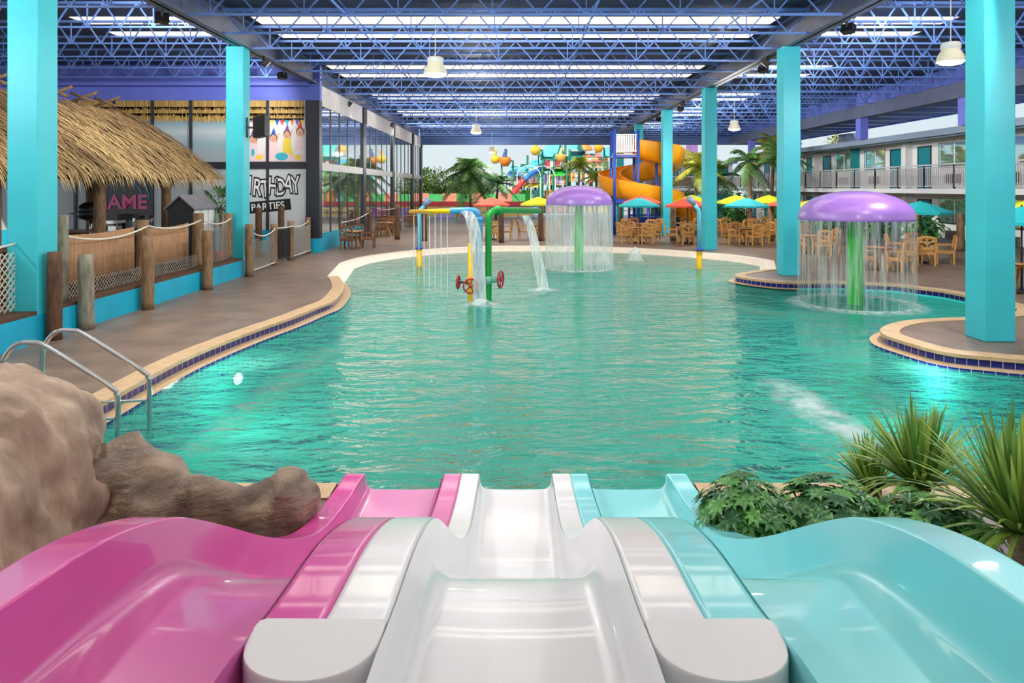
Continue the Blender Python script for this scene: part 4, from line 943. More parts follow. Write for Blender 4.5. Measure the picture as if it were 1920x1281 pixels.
# ------------------------------------------------------------------ falling water material
def water_mat(name, sc, thr, soft, dens, stretch=(1,1,.06), color=(0.93,0.96,0.98)):
    m = bpy.data.materials.new(name); m.use_nodes = True; nt = m.node_tree; b = nt.nodes['Principled BSDF']; out = nt.nodes['Material Output']
    b.inputs['Base Color'].default_value = color + (1,); b.inputs['Roughness'].default_value = .2
    tl = nt.nodes.new('ShaderNodeBsdfTranslucent'); tl.inputs[0].default_value = color + (1,); m1 = nt.nodes.new('ShaderNodeMixShader'); m1.inputs[0].default_value = .5
    nt.links.new(b.outputs[0], m1.inputs[1]); nt.links.new(tl.outputs[0], m1.inputs[2])
    tr = nt.nodes.new('ShaderNodeBsdfTransparent'); mx = nt.nodes.new('ShaderNodeMixShader')
    tc = nt.nodes.new('ShaderNodeTexCoord'); mp = nt.nodes.new('ShaderNodeMapping'); mp.inputs['Scale'].default_value = stretch; nt.links.new(tc.outputs['Object'], mp.inputs[0])
    n = nt.nodes.new('ShaderNodeTexNoise'); n.inputs['Scale'].default_value = sc; n.inputs['Detail'].default_value = 5; nt.links.new(mp.outputs[0], n.inputs['Vector'])
    mr = nt.nodes.new('ShaderNodeMapRange'); mr.inputs['From Min'].default_value = thr; mr.inputs['From Max'].default_value = thr + soft; mr.inputs['To Max'].default_value = dens; mr.clamp = True
    nt.links.new(n.outputs['Fac'], mr.inputs[0])
    at = nt.nodes.new('ShaderNodeAttribute'); at.attribute_name = 'tone'; mu = nt.nodes.new('ShaderNodeMath'); mu.operation = 'MULTIPLY'
    nt.links.new(mr.outputs[0], mu.inputs[0]); nt.links.new(at.outputs['Fac'], mu.inputs[1])
    nt.links.new(mu.outputs[0], mx.inputs[0]); nt.links.new(tr.outputs[0], mx.inputs[1]); nt.links.new(m1.outputs[0], mx.inputs[2]); nt.links.new(mx.outputs[0], out.inputs['Surface'])
    return m
M_FALL = water_mat('falling sheet water', 15, .42, .26, .55)
M_FALL2 = water_mat('dense falling water', 15, .22, .4, .6)
M_STREAM = water_mat('white pouring water', 14, .3, .3, .8, (1,1,.1))
M_FOAM = water_mat('white foam', 6, .3, .25, .85, (1,1,1))
M_FOAMS = water_mat('streaky foam', 3.0, .3, .3, .95, (1.0,1.0,1))
def tsheet(mb, rows, tones, closed=False):       # sheet whose density differs row by row
    n = len(rows[0]); o = len(mb.v); mb.smooth = True; mb.add([p for r in rows for p in r], [(i*n+j, i*n+(j+1)%n, (i+1)*n+(j+1)%n, (i+1)*n+j) for i in range(len(rows)-1) for j in range(n if closed else n-1)])
    mb.tone[o:] = [tones[i] if not isinstance(tones[i], (list,tuple)) else tones[i][j] for i in range(len(rows)) for j in range(n)]
WZ = -0.2
def mushroom(x, y, R, rim, top, pr, lab, mcur, lo=-1.3):
    o = thing('mushroom_fountain', lab, 'fountain', (x, y, 0), group='mushroom fountains'); H = top - rim
    mb = MB(); mb.lathe([(pr,lo),(pr,rim+.1)], n=24); mb.build('stem', mat('bright green pipe', (56,186,66), .3), o)
    mb = MB(); prof = [(R*.99,rim-.02),(R,rim+.02),(R*.99,rim+.07)]
    for k in range(1, 15): a = PI/2*k/14; prof.append((R*math.cos(a)**.9*.99 if k < 14 else .001, rim + .07 + (H-.07)*math.sin(a)**1.0))
    prof = [(.001,rim+.08),(R*.9,rim+.04),(R*.97,rim-.015)] + prof
    mb.lathe(prof, n=48); mb.build('cap', mat('purple gelcoat', (150,108,190), .3, var=.06, vscale=1.5, coat=.3), o)
    mb = MB(); rows = []; tn = []
    for i in range(9):
        t = i/8; r = R*(1.0 + .015*t) ; z = rim + (WZ - rim)*t; rows.append([(r*math.cos(2*PI*j/72), r*math.sin(2*PI*j/72), z) for j in range(72)]); tn.append(1.0 - .25*t)
    tsheet(mb, rows, tn, True); mb.build('water_curtain', mcur, o)
    mb = MB(); rows = [[(R*q*math.cos(2*PI*j/64), R*q*math.sin(2*PI*j/64), WZ + z) for j in range(64)] for q, z in ((.78,.01),(.93,.025),(1.02,.05),(1.12,.02),(1.28,.008))]
    tsheet(mb, rows, [0,.7,1,.6,0], True); mb.build('splash_ring', M_FOAM, o)
mushroom(8.18, 16.7, 1.29, 1.84, 2.52, .18, 'large purple mushroom fountain with green stem in the side bay', M_FALL)
mushroom(2.2, 24.1, 1.16, 2.02, 2.68, .16, 'purple mushroom fountain with green stem in the middle of the pool', M_FALL2)

# pipes with valves
M_YEL = mat('yellow pipe paint', (232,182,14), .3); M_GRN = mat('green pipe paint', (24,146,58), .3); M_LBL = mat('light blue pipe paint', (70,150,200), .3); M_RED = mat('red valve paint', (170,44,50), .35)
def wheel(o, c, axis, r=.17):
    c = Vector(c); ax = Vector(axis).normalized(); u = ax.orthogonal().normalized(); v = ax.cross(u); w_ = bpy.data.objects.new('valve_wheel', None)
    mb = MB(); pts = [c + (u*math.cos(2*PI*k/24) + v*math.sin(2*PI*k/24))*r for k in range(25)]; mb.tube(pts, .024, 8, caps=False)
    for k in range(5): a = 2*PI*k/5; mb.tube([c, c + (u*math.cos(a) + v*math.sin(a))*r], .016, 6)
    mb.tube([c - ax*.04, c + ax*.04], .045, 10); mb.build('valve_wheel', M_RED, o)
    mb = MB(); mb.tube([c - ax*.3, c], .025, 8); mb.build('valve_stem', M_DARK, o)
def stream(o, path, wid, name='water_stream', spread=1.0, m=None):
    pts = catmull(path, 6); k = len(pts); mb = MB(); rows = []; tn = []
    for i, p in enumerate(pts):
        t = i/(k-1); d = (pts[min(i+1,k-1)] - pts[max(i-1,0)]).normalized(); sx = Vector((1,0,0)); sy = d.cross(sx).normalized(); w_ = wid*(1 + spread*.5*t)
        rows.append([p + sx*w_*math.cos(2*PI*j/16) + sy*w_*.45*math.sin(2*PI*j/16) for j in range(16)]); tn.append(1 - .35*t)
    tsheet(mb, rows, tn, True); mb.build(name, m or M_STREAM, o)
def splash(o, c, r, h=.12):
    mb = MB(); rows = [[(c[0]+r*q*math.cos(2*PI*j/32), c[1]+r*q*math.sin(2*PI*j/32), WZ + z) for j in range(32)] for q, z in ((.05,h),(.35,h*.8),(.7,h*.3),(1.0,.03),(1.4,.008))]
    tsheet(mb, rows, [1,.9,.8,.5,0], True); mb.build('splash', M_FOAM, o)
yx, yy = -1.1, 16.9
yp = thing('water_pipe_play', 'yellow and blue tipping water pipe with red valve wheels in the pool', 'water play pipe', (yx, yy, 0))
mb = MB(); mb.tube([(0,0,-1.1),(0,0,1.25)], .07, 16); mb.lathe([(.085,.28),(.1,.3),(.1,.42),(.085,.44)], n=16); mb.build('standpipe', M_YEL, yp)
mb = MB(); mb.tube(catmull([(.2,.1,-1.0),(.2,.1,1.6),(.19,.1,1.9),(.1,.08,2.02),(-.15,.06,2.04),(-.5,.1,2.03)], 5), .08, 16); mb.lathe([(.1,1.78),(.115,1.8),(.115,1.86),(.1,1.88)], c=(.2,.1,0), n=16); mb.build('blue_pipe', M_LBL, yp)
a_ = D(846,396,17.3) - Vector((yx,yy,0)); b_ = D(770,397,20.5) - Vector((yx,yy,0))
mb = MB(); mb.tube([a_, b_], .066, 16); mb.build('drip_bar', M_YEL, yp)
for i in range(7):
    q = a_.lerp(b_, (i+.6)/7.3); mb = MB(); r_ = .011; mb.t = 1.0; mb.tube([q - Vector((0,0,.05)), Vector((q.x, q.y, WZ))], r_, 6); mb.t = .99; mb.tube([q - Vector((0,0,.06)), Vector((q.x, q.y, q.z-.1))], r_, 6); mb.build('water_string', water_mat('water string', 8, .1, .2, .6) if i == 0 else bpy.data.materials['water string'], yp)
wheel(yp, (-.3,-.02,.3), (-1,.15,0), .16); wheel(yp, (.02,-.34,.25), (.25,-1,0), .17)
stream(yp, [(-.1,-.02,2.0),(.02,-.12,1.85),(.13,-.2,1.4),(.19,-.27,.8),(.24,-.32,WZ)], .14, spread=.4)
splash(yp, (.25,-.32), .42, .16)
gp = thing('water_pipe_play', 'green bent water pipe with red valve wheel pouring beside the mushroom', 'water play pipe', (-.67, 17.1, 0))
arm = D(1012,396,19.2) - Vector((-.67,17.1,0))
mb = MB(); mb.tube(catmull([(0,0,-1.1),(0,0,1.7),(.03,.05,1.92),(.14,.2,2.03),(.35,.55,2.03)], 6) + [arm], .078, 16); mb.build('bent_pipe', M_GRN, gp)
q = Vector((.2,.32,2.03)); d = (arm - q).normalized(); mb = MB(); mb.tube([q, q + d*.09], .125, 18); mb.build('flange', M_GRN, gp)
mb = MB(); mb.tube([(0,0,.22),(0,0,.42)], .1, 16); mb.tube([(-.2,0,.32),(.2,0,.32)], .06, 12); mb.build('valve_body', mat('pale green valve', (110,190,160), .35), gp)
wheel(gp, (.3,-.05,.34), (1,-.35,0), .2)
s0 = D(985,404,18.7) - Vector((-.67,17.1,0)); s1 = G(1020,545,WZ) - Vector((-.67,17.1,0))
stream(gp, [s0, s0.lerp(s1,.3) + Vector((0,0,.25)), s0.lerp(s1,.65) + Vector((0,0,.18)), s1], .1, spread=1.0); splash(gp, s1, .4, .1)
mb = MB(); mb.box((-.04,-.04,0),(.04,.04,.01)); 
# two shower poles
def shower(x, y, h, sgn, lab):
    o = thing('shower_pole', lab, 'shower pole', (x, y, 0), group='shower poles in the pool')
    mb = MB(); mb.tube([(0,0,-.9),(0,0,.42)], .1, 16); mb.build('pole_base', M_YEL, o)
    mb = MB(); mb.lathe([(.075,.42),(.16,.44),(.16,.47),(.075,.5)], n=16); mb.build('collar', M_BLUE, o)
    mb = MB(); mb.tube([(0,0,.42),(0,0,h-.25),(.03*sgn,0,h-.1),(.18*sgn,0,h+.08)], [.075,.07,.07,.065], 14); mb.build('pole', mat('sky blue pipe', (96,186,222), .3), o)
    mb = MB(); mb.tube([(.14*sgn,0,h+.03),(.36*sgn,0,h+.3)], [.06,.14], 14); mb.build('nozzle', mat('grey blue nozzle', (120,140,170), .3), o)
shower(-3.42, 24.6, 1.9, 1, 'blue and yellow shower pole at the drip bar end')
shower(6.35, 24.0, 1.95, -1, 'blue and yellow shower pole before the fourth terrace column')
# bubblers
def bubbler(x, y, h, lab):
    o = thing('bubbler_jet', lab, 'water jet', (x, y, 0), group='bubbling jets near the beach'); mb = MB(); rows = []; tn = []
    for r, z in ((.02,h),(.05,h*.97),(.1,h*.85),(.16,h*.7),(.2,h*.45),(.24,h*.2),(.36,.02),(.6,.01)): rows.append([(r*math.cos(2*PI*j/20)*(1+.12*math.sin(j*2.1+z*9)), r*math.sin(2*PI*j/20), WZ + z) for j in range(20)]); tn.append(1 if r < .3 else (.5 if r < .5 else 0))
    tsheet(mb, rows, tn, True); mb.build('water', M_STREAM, o)
bubbler(4.55, 26.4, .55, 'white bubbling water jet near the beach edge'); bubbler(3.3, 26.0, .4, 'misty bubbling water jet beside the middle mushroom')
# foam streak of the side jet and pool lights below the surface
def foam(path, ws, lab, m=M_FOAMS, name='foam_streak'):
    pts = catmull(path, 6); k = len(pts); mb = MB(); rows = []; tn = []
    for i, p in enumerate(pts):
        d = (pts[min(i+1,k-1)] - pts[max(i-1,0)]).normalized(); s = Vector((-d.y, d.x, 0)); j = i/(k-1)*(len(ws)-1); a = int(min(j, len(ws)-2)); w_ = ws[a] + (ws[a+1]-ws[a])*(j-a)
        rows.append([p + s*w_*q for q in (-1,-.6,-.2,.2,.6,1)]); e_ = math.sin(PI*min(1, .08 + i/(k-1)))**.5 if i < k-1 else .0; tn.append([0,.6*e_,e_,e_,.6*e_,0])
    tsheet(mb, rows, tn); return tag(mb.build(name, m), lab, 'foam', kind='stuff')
foam([G(1655,842,-.19), G(1590,805,-.19), G(1530,770,-.19), G(1480,735,-.19), G(1440,700,-.19)], [.2,.32,.4,.4,.25], 'white foam streak running from the tall grass into the pool')
def pool_light(p, lab, rz):
    o = thing('pool_light', lab, 'underwater light', p, rz, 'underwater pool lights'); mb = MB(); mb.tube([(0,0,0),(.04,0,0)], .13, 20); mb.build('rim', M_CHROME, o); mb = MB(); mb.tube([(.035,0,0),(.055,0,0)], .1, 20); mb.build('lens', emit('underwater lens', (236,255,244), 2), o)
pool_light((-4.72,11.7,-.62), 'round glowing underwater light on the ladder side pool wall', -.35); pool_light((6.72,11.12,-.45), 'round glowing underwater light below the first column peninsula', -PI/2 - .6)
UW = [((-4.2,11.0,-.48), 0), ((6.35,10.75,-.45), 0)]
# ------------------------------------------------------------------ palms and trees
def frond(mb, base, az, el, L, droop, lw=.5, k=26, split=True):
    d = Vector((math.cos(az)*math.cos(el), math.sin(az)*math.cos(el), math.sin(el))); side = Vector((-math.sin(az), math.cos(az), 0)); pts = []
    for i in range(k + 1):
        t = i/k; pts.append(Vector(base) + d*L*t - Vector((0,0,1))*droop*L*t**2)
    mb.t = .3; mb.tube([pts[0], pts[k//2], pts[k]], [.03,.018,.004], 5); tn = random.random()
    for i in range(2, k + 1):
        t = i/k; p = pts[i]; f = (pts[i] - pts[i-1]).normalized(); ll = lw*L*(math.sin(PI*min(1, .12 + t*.88))**.7)*.62 + .05; mb.t = min(1, max(0, tn*.6 + .4*random.random()))
        for s in (1,-1):
            e = p + (side*s*.8 + f*.65 + Vector((0,0,-.28 - .35*random.random()))).normalized()*ll; w_ = f*.05*L/2.2
            m1 = p.lerp(e, .55) + Vector((0,0,.05*ll)); mb.add([p - w_, p + w_, m1 + w_*.8, e, m1 - w_*.8], [(0,1,2,4),(4,2,3)])
def palm(x, y, H, L, n, lab, m=M_PALM, z0=0.0, tr=.11, lo=-.35, grp='feather palms', az0=0, droop=.55):
    o = thing('feather_palm', lab, 'palm', (x, y, z0), group=grp); mb = MB(); pts = []
    for i in range(7): t = i/6; pts.append((.12*math.sin(t*2+x), .08*math.cos(t*2)-.08, H*t))
    mb.tube(pts, [tr*(1.25-.5*i/6) for i in range(7)], 10); mb.build('trunk', M_TRUNK, o); top = pts[-1]
    mb = MB()
    for i in range(n):
        az = az0 + i*2.39996; el = lo + (1.35-lo)*(1 - i/n)**1.0; frond(mb, top, az, el, L*random.uniform(.8,1.05), droop*random.uniform(.8,1.2))
    mb.build('crown', m, o); return o
palm(-3.5, 54.5, 3.9, 2.9, 30, 'big dark green palm standing just before the far opening', droop=.6, lo=-.8)
palm(-1.5, 56.5, 2.9, 2.2, 14, 'smaller palm to the terrace side of the big far palm')
palm(11.3, 43.5, 3.9, 2.5, 16, 'yellow green palm between the third and fourth columns', M_PALMY)
palm(12.6, 44.5, 3.2, 2.0, 12, 'lower palm beside the yellow green one')
palm(14.3, 42.5, 4.2, 2.3, 12, 'palm with heavy hanging fronds behind the third column', lo=-1.0, droop=.7)
palm(15.8, 41.5, 4.6, 1.9, 16, 'slim palm with a round head near the second column', droop=.4)
palm(16.9, 45.5, 5.3, 2.2, 14, 'tall palm reaching the overhang behind the slim one', M_PALMY)
palm(5.6, 62.5, 4.6, 2.0, 18, 'yellow green palm in front of the salmon roofed play tower', M_PALMY); palm(7.3, 63.5, 3.6, 1.8, 14, 'low palm beside the play tower palm', M_PALMY)
def fan_palm(x, y, H, R, n, lab, m=M_PALM):
    o = thing('fan_palm', lab, 'palm', (x, y, 0)); mb = MB(); mb.tube([(0,0,0),(.03,0,H*.6),(0,0,H)], .06, 8); mb.build('trunk', M_TRUNK, o); mb = MB()
    for i in range(n):
        az = i*2.4; el = -.2 + 1.5*(1 - i/n); d = Vector((math.cos(az)*math.cos(el), math.sin(az)*math.cos(el), math.sin(el))); c = Vector((0,0,H)) + d*R*.55; a = d.orthogonal().normalized(); b2 = d.cross(a); mb.t = .3; mb.tube([(0,0,H), c], .01, 4)
        for j in range(9):
            th_ = -1.3 + 2.6*j/8; e = d*math.cos(th_) + Vector((-math.sin(az), math.cos(az), 0))*math.sin(th_); mb.t = random.random(); leaf(mb, c, e - Vector((0,0,.2)), (0,0,1), R*.55, R*.09, .25)
    mb.build('crown', m, o); return o
fp = fan_palm(-9.75, 22.9, 1.9, .95, 16, 'small fan palm in a red pot behind the black condiment shed')
mb = MB(); mb.lathe([(0,0),(.18,0),(.24,.5),(.22,.52),(0,.5)], n=20); mb.build('pot', M_RED, fp)
def blob_tree(x, y, H, R, k, lab, m=M_TREE, trunk=True, nm='broadleaf_tree', leafL=.36, zc=None):
    o = thing(nm, lab, 'tree', (x, y, 0), group='trees and bushes outside'); zc = zc or H - R*.8
    mb = MB(); mb.tube([(0,0,-.03),(.05,0,zc)], [.14,.07], 8); mb.build('trunk', M_TRUNK, o); mb = MB(); lobes = [(Vector((random.uniform(-.5,.5)*R, random.uniform(-.4,.4)*R, zc + random.uniform(-.35,.35)*R)), R*random.uniform(.5,.75)) for _ in range(6)]
    for _ in range(k):
        c, r = random.choice(lobes); d = Vector((random.gauss(0,1), random.gauss(0,1), random.gauss(0,1))).normalized(); p = c + d*r*random.uniform(.8,1.05); mb.t = random.random()
        leaf(mb, p, d + Vector((random.uniform(-.6,.6), random.uniform(-.6,.6), random.uniform(-.5,.3))), (0,0,1), leafL*random.uniform(.7,1.3), leafL*.5, .3)
    mb.build('crown', m, o); return o
for i, (px, y, H, R) in enumerate(((800,74,4.7,1.7),(836,76,4.4,1.9),(862,78,4.0,1.6),(905,80,3.9,1.7),(789,72,3.6,1.2))):
    blob_tree((px-967)*y/1300, y, H, R, 1500, 'round green tree beyond the coloured fence, %s counted from the party room' % ORD[i if i < 4 else 4])
blob_tree(7.3, 48.3, 3.6, 1.2, 600, 'yellow green bush behind the orange slide legs', M_PALMY, nm='bush'); blob_tree(9.9, 46.4, 2.4, .9, 400, 'dark green bush beside the fourth column', M_LEAF, nm='bush')
for i, (x, y) in enumerate(((10.5,41.0),(13.2,41.5),(15.2,39.0),(17.2,33.0),(17.0,29.0))): blob_tree(x, y, 1.9, .7, 300, 'dark low bush behind the terrace tables, %s from the slide tower' % ORD[i], M_LEAF, nm='bush', zc=1.0)
blob_tree(24.5, 52.5, 6.0, 1.0, 300, 'pale treetop showing above the far motel roof', M_PALMY, zc=5.7)

# ------------------------------------------------------------------ orange spiral slide and its blue tower
M_ORG = mat('orange gelcoat', (244,160,16), .3, coat=.3); M_ORGD = mat('orange slide shell', (236,140,20), .4)
tw = thing('slide_tower', 'blue framed play tower with white barred railing on top', 'slide tower', (6.15, 39.0, 0))
for x, y in ((-.68,-.6),(.63,-.6),(-.68,.75),(.63,.75)):
    mb = MB(); mb.tube([(x,y,0),(x,y,5.75)], .085, 10); mb.lathe([(.085,5.75),(.1,5.78),(0,5.84)], c=(x,y,0), n=10); mb.build('post', M_BLUE, tw)
mb = MB(); mb.box((-.72,-.62,4.28),(.68,.78,4.42)); mb.build('platform', M_BLUE, tw); mb = MB(); mb.box((-.66,-.56,4.42),(.62,.72,4.46)); mb.build('platform_mat', M_ORG, tw)
mb = MB(); mb.box((-.68,-.64,1.75),(.63,-.56,1.95)); mb.box((-.68,.71,1.75),(.63,.79,1.95)); mb.build('cross_beam', M_BLUE, tw)
for a_, c_ in (((-.6,-.6),(.55,-.6)),((-.6,.75),(.55,.75)),((-.68,-.5),(-.68,.65))):
    mb = MB(); mb.bar((a_[0],a_[1],5.55),(c_[0],c_[1],5.55),.05); mb.bar((a_[0],a_[1],4.62),(c_[0],c_[1],4.62),.05)
    for i in range(9): t = (i+.5)/9; x, y = a_[0]+(c_[0]-a_[0])*t, a_[1]+(c_[1]-a_[1])*t; mb.bar((x,y,4.6),(x,y,5.55),.07,.03,up=(0,1,0))
    mb.build('guard_rail', M_WHITE if a_[1] != -.5 else M_BLUE, tw)
sp2 = thing('spiral_slide', 'orange spiral water slide winding down from the blue tower', 'spiral slide', (7.3, 40.3, 0))
cpts = []
for i in range(15): t = i/14; cpts.append(Vector((-.5 + 1.9*t, -1.2 - .25*math.sin(PI*t), 4.45 - .35*t)))
R_ = 1.75
for i in range(1, 70):
    a = -.75 + i/69*(2*PI*1.08); cpts.append(Vector((.0 + R_*math.cos(a)*1.05, R_*math.sin(a), 4.1 - 2.75*i/69)))
e = cpts[-1]
for i in range(1, 14): t = i/13; cpts.append(e + Vector((1.2*t, -.15*t, -.95*t)) + Vector((0,0,.25*math.sin(PI*t)*0)))
mb = MB(); rows, rows2, edge = [], [], [[], []]
for i, p in enumerate(cpts):
    d = (cpts[min(i+2, len(cpts)-1)] - cpts[max(i-2, 0)]); d.z = 0; d.normalize(); s = Vector((d.y, -d.x, 0)); row = []; r2 = []
    for k in range(13):
        a = PI*1.08*k/12 - .04*PI; row.append(p + s*.62*math.cos(a) + Vector((0,0,.62 - .95*math.sin(a) + .1))); r2.append(p + s*.66*math.cos(a) + Vector((0,0,.62 - 1.0*math.sin(a) + .1)))
    rows.append(row); rows2.append(r2[::-1]); edge[0].append(row[0]); edge[1].append(row[-1])
mb.sheet(rows); mb.sheet(rows2); mb.build('trough', M_ORG, sp2)
for e_ in edge: mb = MB(); mb.tube(e_, .045, 8); mb.build('edge_roll', M_ORGD, sp2)
for i in (8, 26, 40, 54, 70):
    p = cpts[i]; mb = MB(); mb.tube([(p.x,p.y,-.0),(p.x,p.y,p.z-.25)], .08, 10); mb.build('support_post', M_BLUE, sp2)
mb = MB(); mb.box((6.9,41.6,.9),(10.2,41.7,1.0)); mb.box((6.9,41.6,.25),(10.2,41.68,.85)); tag(mb.build('barrier_panel', M_BLUE), 'dark blue low barrier behind the tables under the orange slide', 'barrier')
# ------------------------------------------------------------------ coloured fence and splash pool beyond the opening
fn = thing('board_fence', 'salmon and green striped board fence beyond the far opening', 'fence', (0, 68, 0)); salm, grn = mat('salmon boards', (226,140,116), .6, var=.1, vscale=3), mat('green boards', (70,176,96), .6, var=.1, vscale=3)
for i in range(9):
    x0 = -11.2 + i*1.35; mb = MB()
    for k in range(8): mb.box((x0+k*.168, -.03, 0), (x0+k*.168+.155, .03, 2.05 if i % 2 else 1.98))
    mb.build('board_panel', (grn, salm)[i % 2], fn)
pw = thing('splash_pool_wall', 'red topped low wall round the outdoor splash pool', 'low wall', (0, 63, 0)); mb = MB(); mb.box((-11,-.2,.9),(1.5,.2,1.35)); mb.build('red_band', mat('red wall paint', (222,70,62), .5), pw)
mb = MB(); mb.box((-11,-.15,-.02),(1.5,.15,.9)); mb.build('wall_face', mat('sand yellow wall', (228,196,110), .5), pw)
for i, (x, y, c, lab) in enumerate(((-9.0,60.9,(60,140,200),'blue lounge block in front of the red topped wall'),(-4.0,60.6,(206,120,180),'pink lounge block in front of the red topped wall'),(-6.2,60.9,(170,150,210),'lilac lounge block in front of the red topped wall'))):
    mb = MB(); mb.box((x-.8,y-.25,-.02),(x+.8,y+.25,.4)); mb.box((x-.8,y+.1,.4),(x+.8,y+.25,.8)); tag(mb.build('pool_bench', mat('bench %d' % i, c, .5)), lab, 'bench', 'pool side benches')
# fallen-pattern generic: low blue rail in front of the outdoor deck
mb = MB(); mb.bar((-5,59.4,1.0),(8,59.4,1.0),.09); mb.bar((-5,59.4,.45),(8,59.4,.45),.06)
for x in np.arange(-5, 8.1, 1.3): mb.bar((x,59.4,0),(x,59.4,1.0),.06)
tag(mb.build('pipe_rail', M_BLUE), 'long blue pipe rail at the far deck edge behind the parasols', 'railing')
# ------------------------------------------------------------------ the big outdoor water playground
Yp = 74.0
def PX(px): return (px - VX)*Yp/1300
def PZ(py): return CH - (py - VY)*Yp/1300
pt = thing('water_playground', 'many coloured climbing playground with aqua and salmon roofs outdoors', 'playground', (0, Yp, 0))
C_ = lambda n, c: mat(n, c, .45)
M_GP, M_AQ, M_TE, M_LB, M_SA, M_OR, M_LI, M_YE, M_LR = C_('green play post',(0,122,88)), C_('aqua play roof',(110,214,200)), C_('teal play roof',(0,120,112)), C_('sky play roof',(90,190,222)), C_('salmon play roof',(236,122,104)), C_('orange play panel',(240,150,60)), C_('lime play wall',(60,200,70)), C_('yellow play panel',(240,210,80)), C_('red play panel',(216,70,70))
for px, y, h in ((957,0,5.2),(978,2,5.0),(1004,0,5.4),(1017,0,5.6),(1036,2,6.8),(1060,0,8.6),(1068,0,8.6),(1084,2,6.2),(1108,0,6.2),(1122,2,7.0),(1137,0,6.5),(990,3,6.2)):
    mb = MB(); mb.tube([(PX(px),y,-.02),(PX(px),y,h)], .12, 8); mb.build('post', (M_GP, C_('mint play post',(140,214,196)))[px % 2], pt)
def gable(px0, px1, py0, py1, m, m2, sk=.9):
    x0, x1, z1, z0 = PX(px0), PX(px1), PZ(py0), PZ(py1); mb = MB(); wd = x1-x0; rows = [(x0,-1.6,z0),(x0+.72*wd,-1.6,z0),(x1,.6,z1),(x0+.34*wd,.6,z1)]
    mb.add(rows + [(p[0], p[1], p[2]-.12) for p in rows], [(0,1,2,3),(7,6,5,4),(0,3,7,4),(1,0,4,5),(2,1,5,6),(3,2,6,7)]); mb.build('roof', m, pt)
    mb = MB(); rb = [(x0+.72*wd,-1.55,z0),(x1,.6,z1),(x1+.3*wd,-1.0,z0-.2),(x0+.9*wd,-1.55,z0-.35)]; mb.add(rb + [(p[0]+.05,p[1]+.12,p[2]-.06) for p in rb], [(0,1,2,3),(7,6,5,4),(1,0,4,5),(2,1,5,6),(3,2,6,7),(0,3,7,4)]); mb.build('roof_back', m2, pt)
gable(1012,1051,268,299,M_AQ,M_TE); gable(986,1023,299,315,M_LB,M_TE); gable(957,975,318,329,M_AQ,M_TE); gable(978,1018,320,330,M_AQ,M_LB); gable(1062,1086,262,280,M_AQ,M_TE)
def hex_roof(px, py0, py1, w, m):
    mb = MB(); x = PX(px); mb.lathe([(0.02,PZ(py0)),(w*.45,PZ(py0)-(PZ(py0)-PZ(py1))*.35),(w,PZ(py1)),(w,PZ(py1)-.12),(w*.4,PZ(py1))], c=(x,0,0), n=8, smooth=False); mb.build('roof', m, pt)
hex_roof(1101,288,304,1.7,M_SA); hex_roof(1098,262,280,.75,M_OR); hex_roof(1140,276,292,1.0,M_LB)
for px0, px1, z in ((955,1018,3.1),(1015,1062,2.9),(1015,1066,4.6),(1060,1140,3.2),(1085,1140,4.7),(1040,1064,5.9)):
    mb = MB(); mb.box((PX(px0),-1.4,z),(PX(px1),1.8,z+.14)); mb.build('platform', C_('sand play deck',(232,206,160)), pt)
def panel(px0, px1, z, h, cols, y=-1.45):
    x0, x1 = PX(px0), PX(px1); k = max(3, int((x1-x0)/.34))
    for i in range(k):
        mb = MB(); a = x0 + (x1-x0)*i/k; mb.box((a+.03, y, z), (a+(x1-x0)/k-.03, y+.05, z+h)); mb.build('rail_panel', cols[i % len(cols)], pt)
    mb = MB(); mb.box((x0,y-.02,z+h),(x1,y+.07,z+h+.07)); mb.build('hand_rail', M_GP, pt)
M_PW, M_PV, M_PP = C_('white play panel',(240,236,232)), C_('violet play panel',(170,150,210)), C_('rose play panel',(236,150,150))
panel(1018,1060,4.75,1.0,[M_PP,M_LR,M_PW]); panel(1018,1062,3.05,.95,[M_PV,M_PW,M_OR,M_PP]); panel(957,1014,3.25,.9,[M_PW,M_PV,M_PP,M_PW]); panel(1064,1138,3.35,.9,[M_YE,M_OR,M_PW]); panel(1088,1138,4.85,.9,[M_PW,M_YE])
for px0, px1, m in ((955,978,M_YE),(978,1000,M_LI),(1000,1022,C_('aqua play wall',(110,200,220))),(1022,1066,M_OR),(1066,1100,C_('pale play wall',(220,210,190))),(1100,1140,M_YE)):
    mb = MB(); mb.box((PX(px0),-.9,-.02),(PX(px1)-.1,1.4,2.2)); mb.box((PX(px0),-1.0,2.2),(PX(px1),1.4,2.35)); mb.build('base_wall', m, pt)
mb = MB(); pth = catmull([(PX(985),-1.5,3.5),(PX(975),-2.2,2.9),(PX(962),-3.2,2.0),(PX(950),-4.6,.9),(PX(946),-5.4,.4)], 6); mb.tube(pth, .3, 10); mb.build('tube_slide', M_LR, pt)
mb = MB(); pth = catmull([(PX(1018),-1.4,4.9),(PX(1006),-1.8,4.4),(PX(992),-2.4,3.9),(PX(984),-2.6,3.4)], 6); mb.tube(pth, .26, 10); mb.build('tube_slide', C_('blue tube slide',(50,120,200)), pt)
mb = MB()
for k in range(7): mb.bar((PX(955),-2.6+k*.2,2.6-k*.05),(PX(988),-2.0,3.6),.04)
mb.build('climbing_net', M_ROPE, pt)
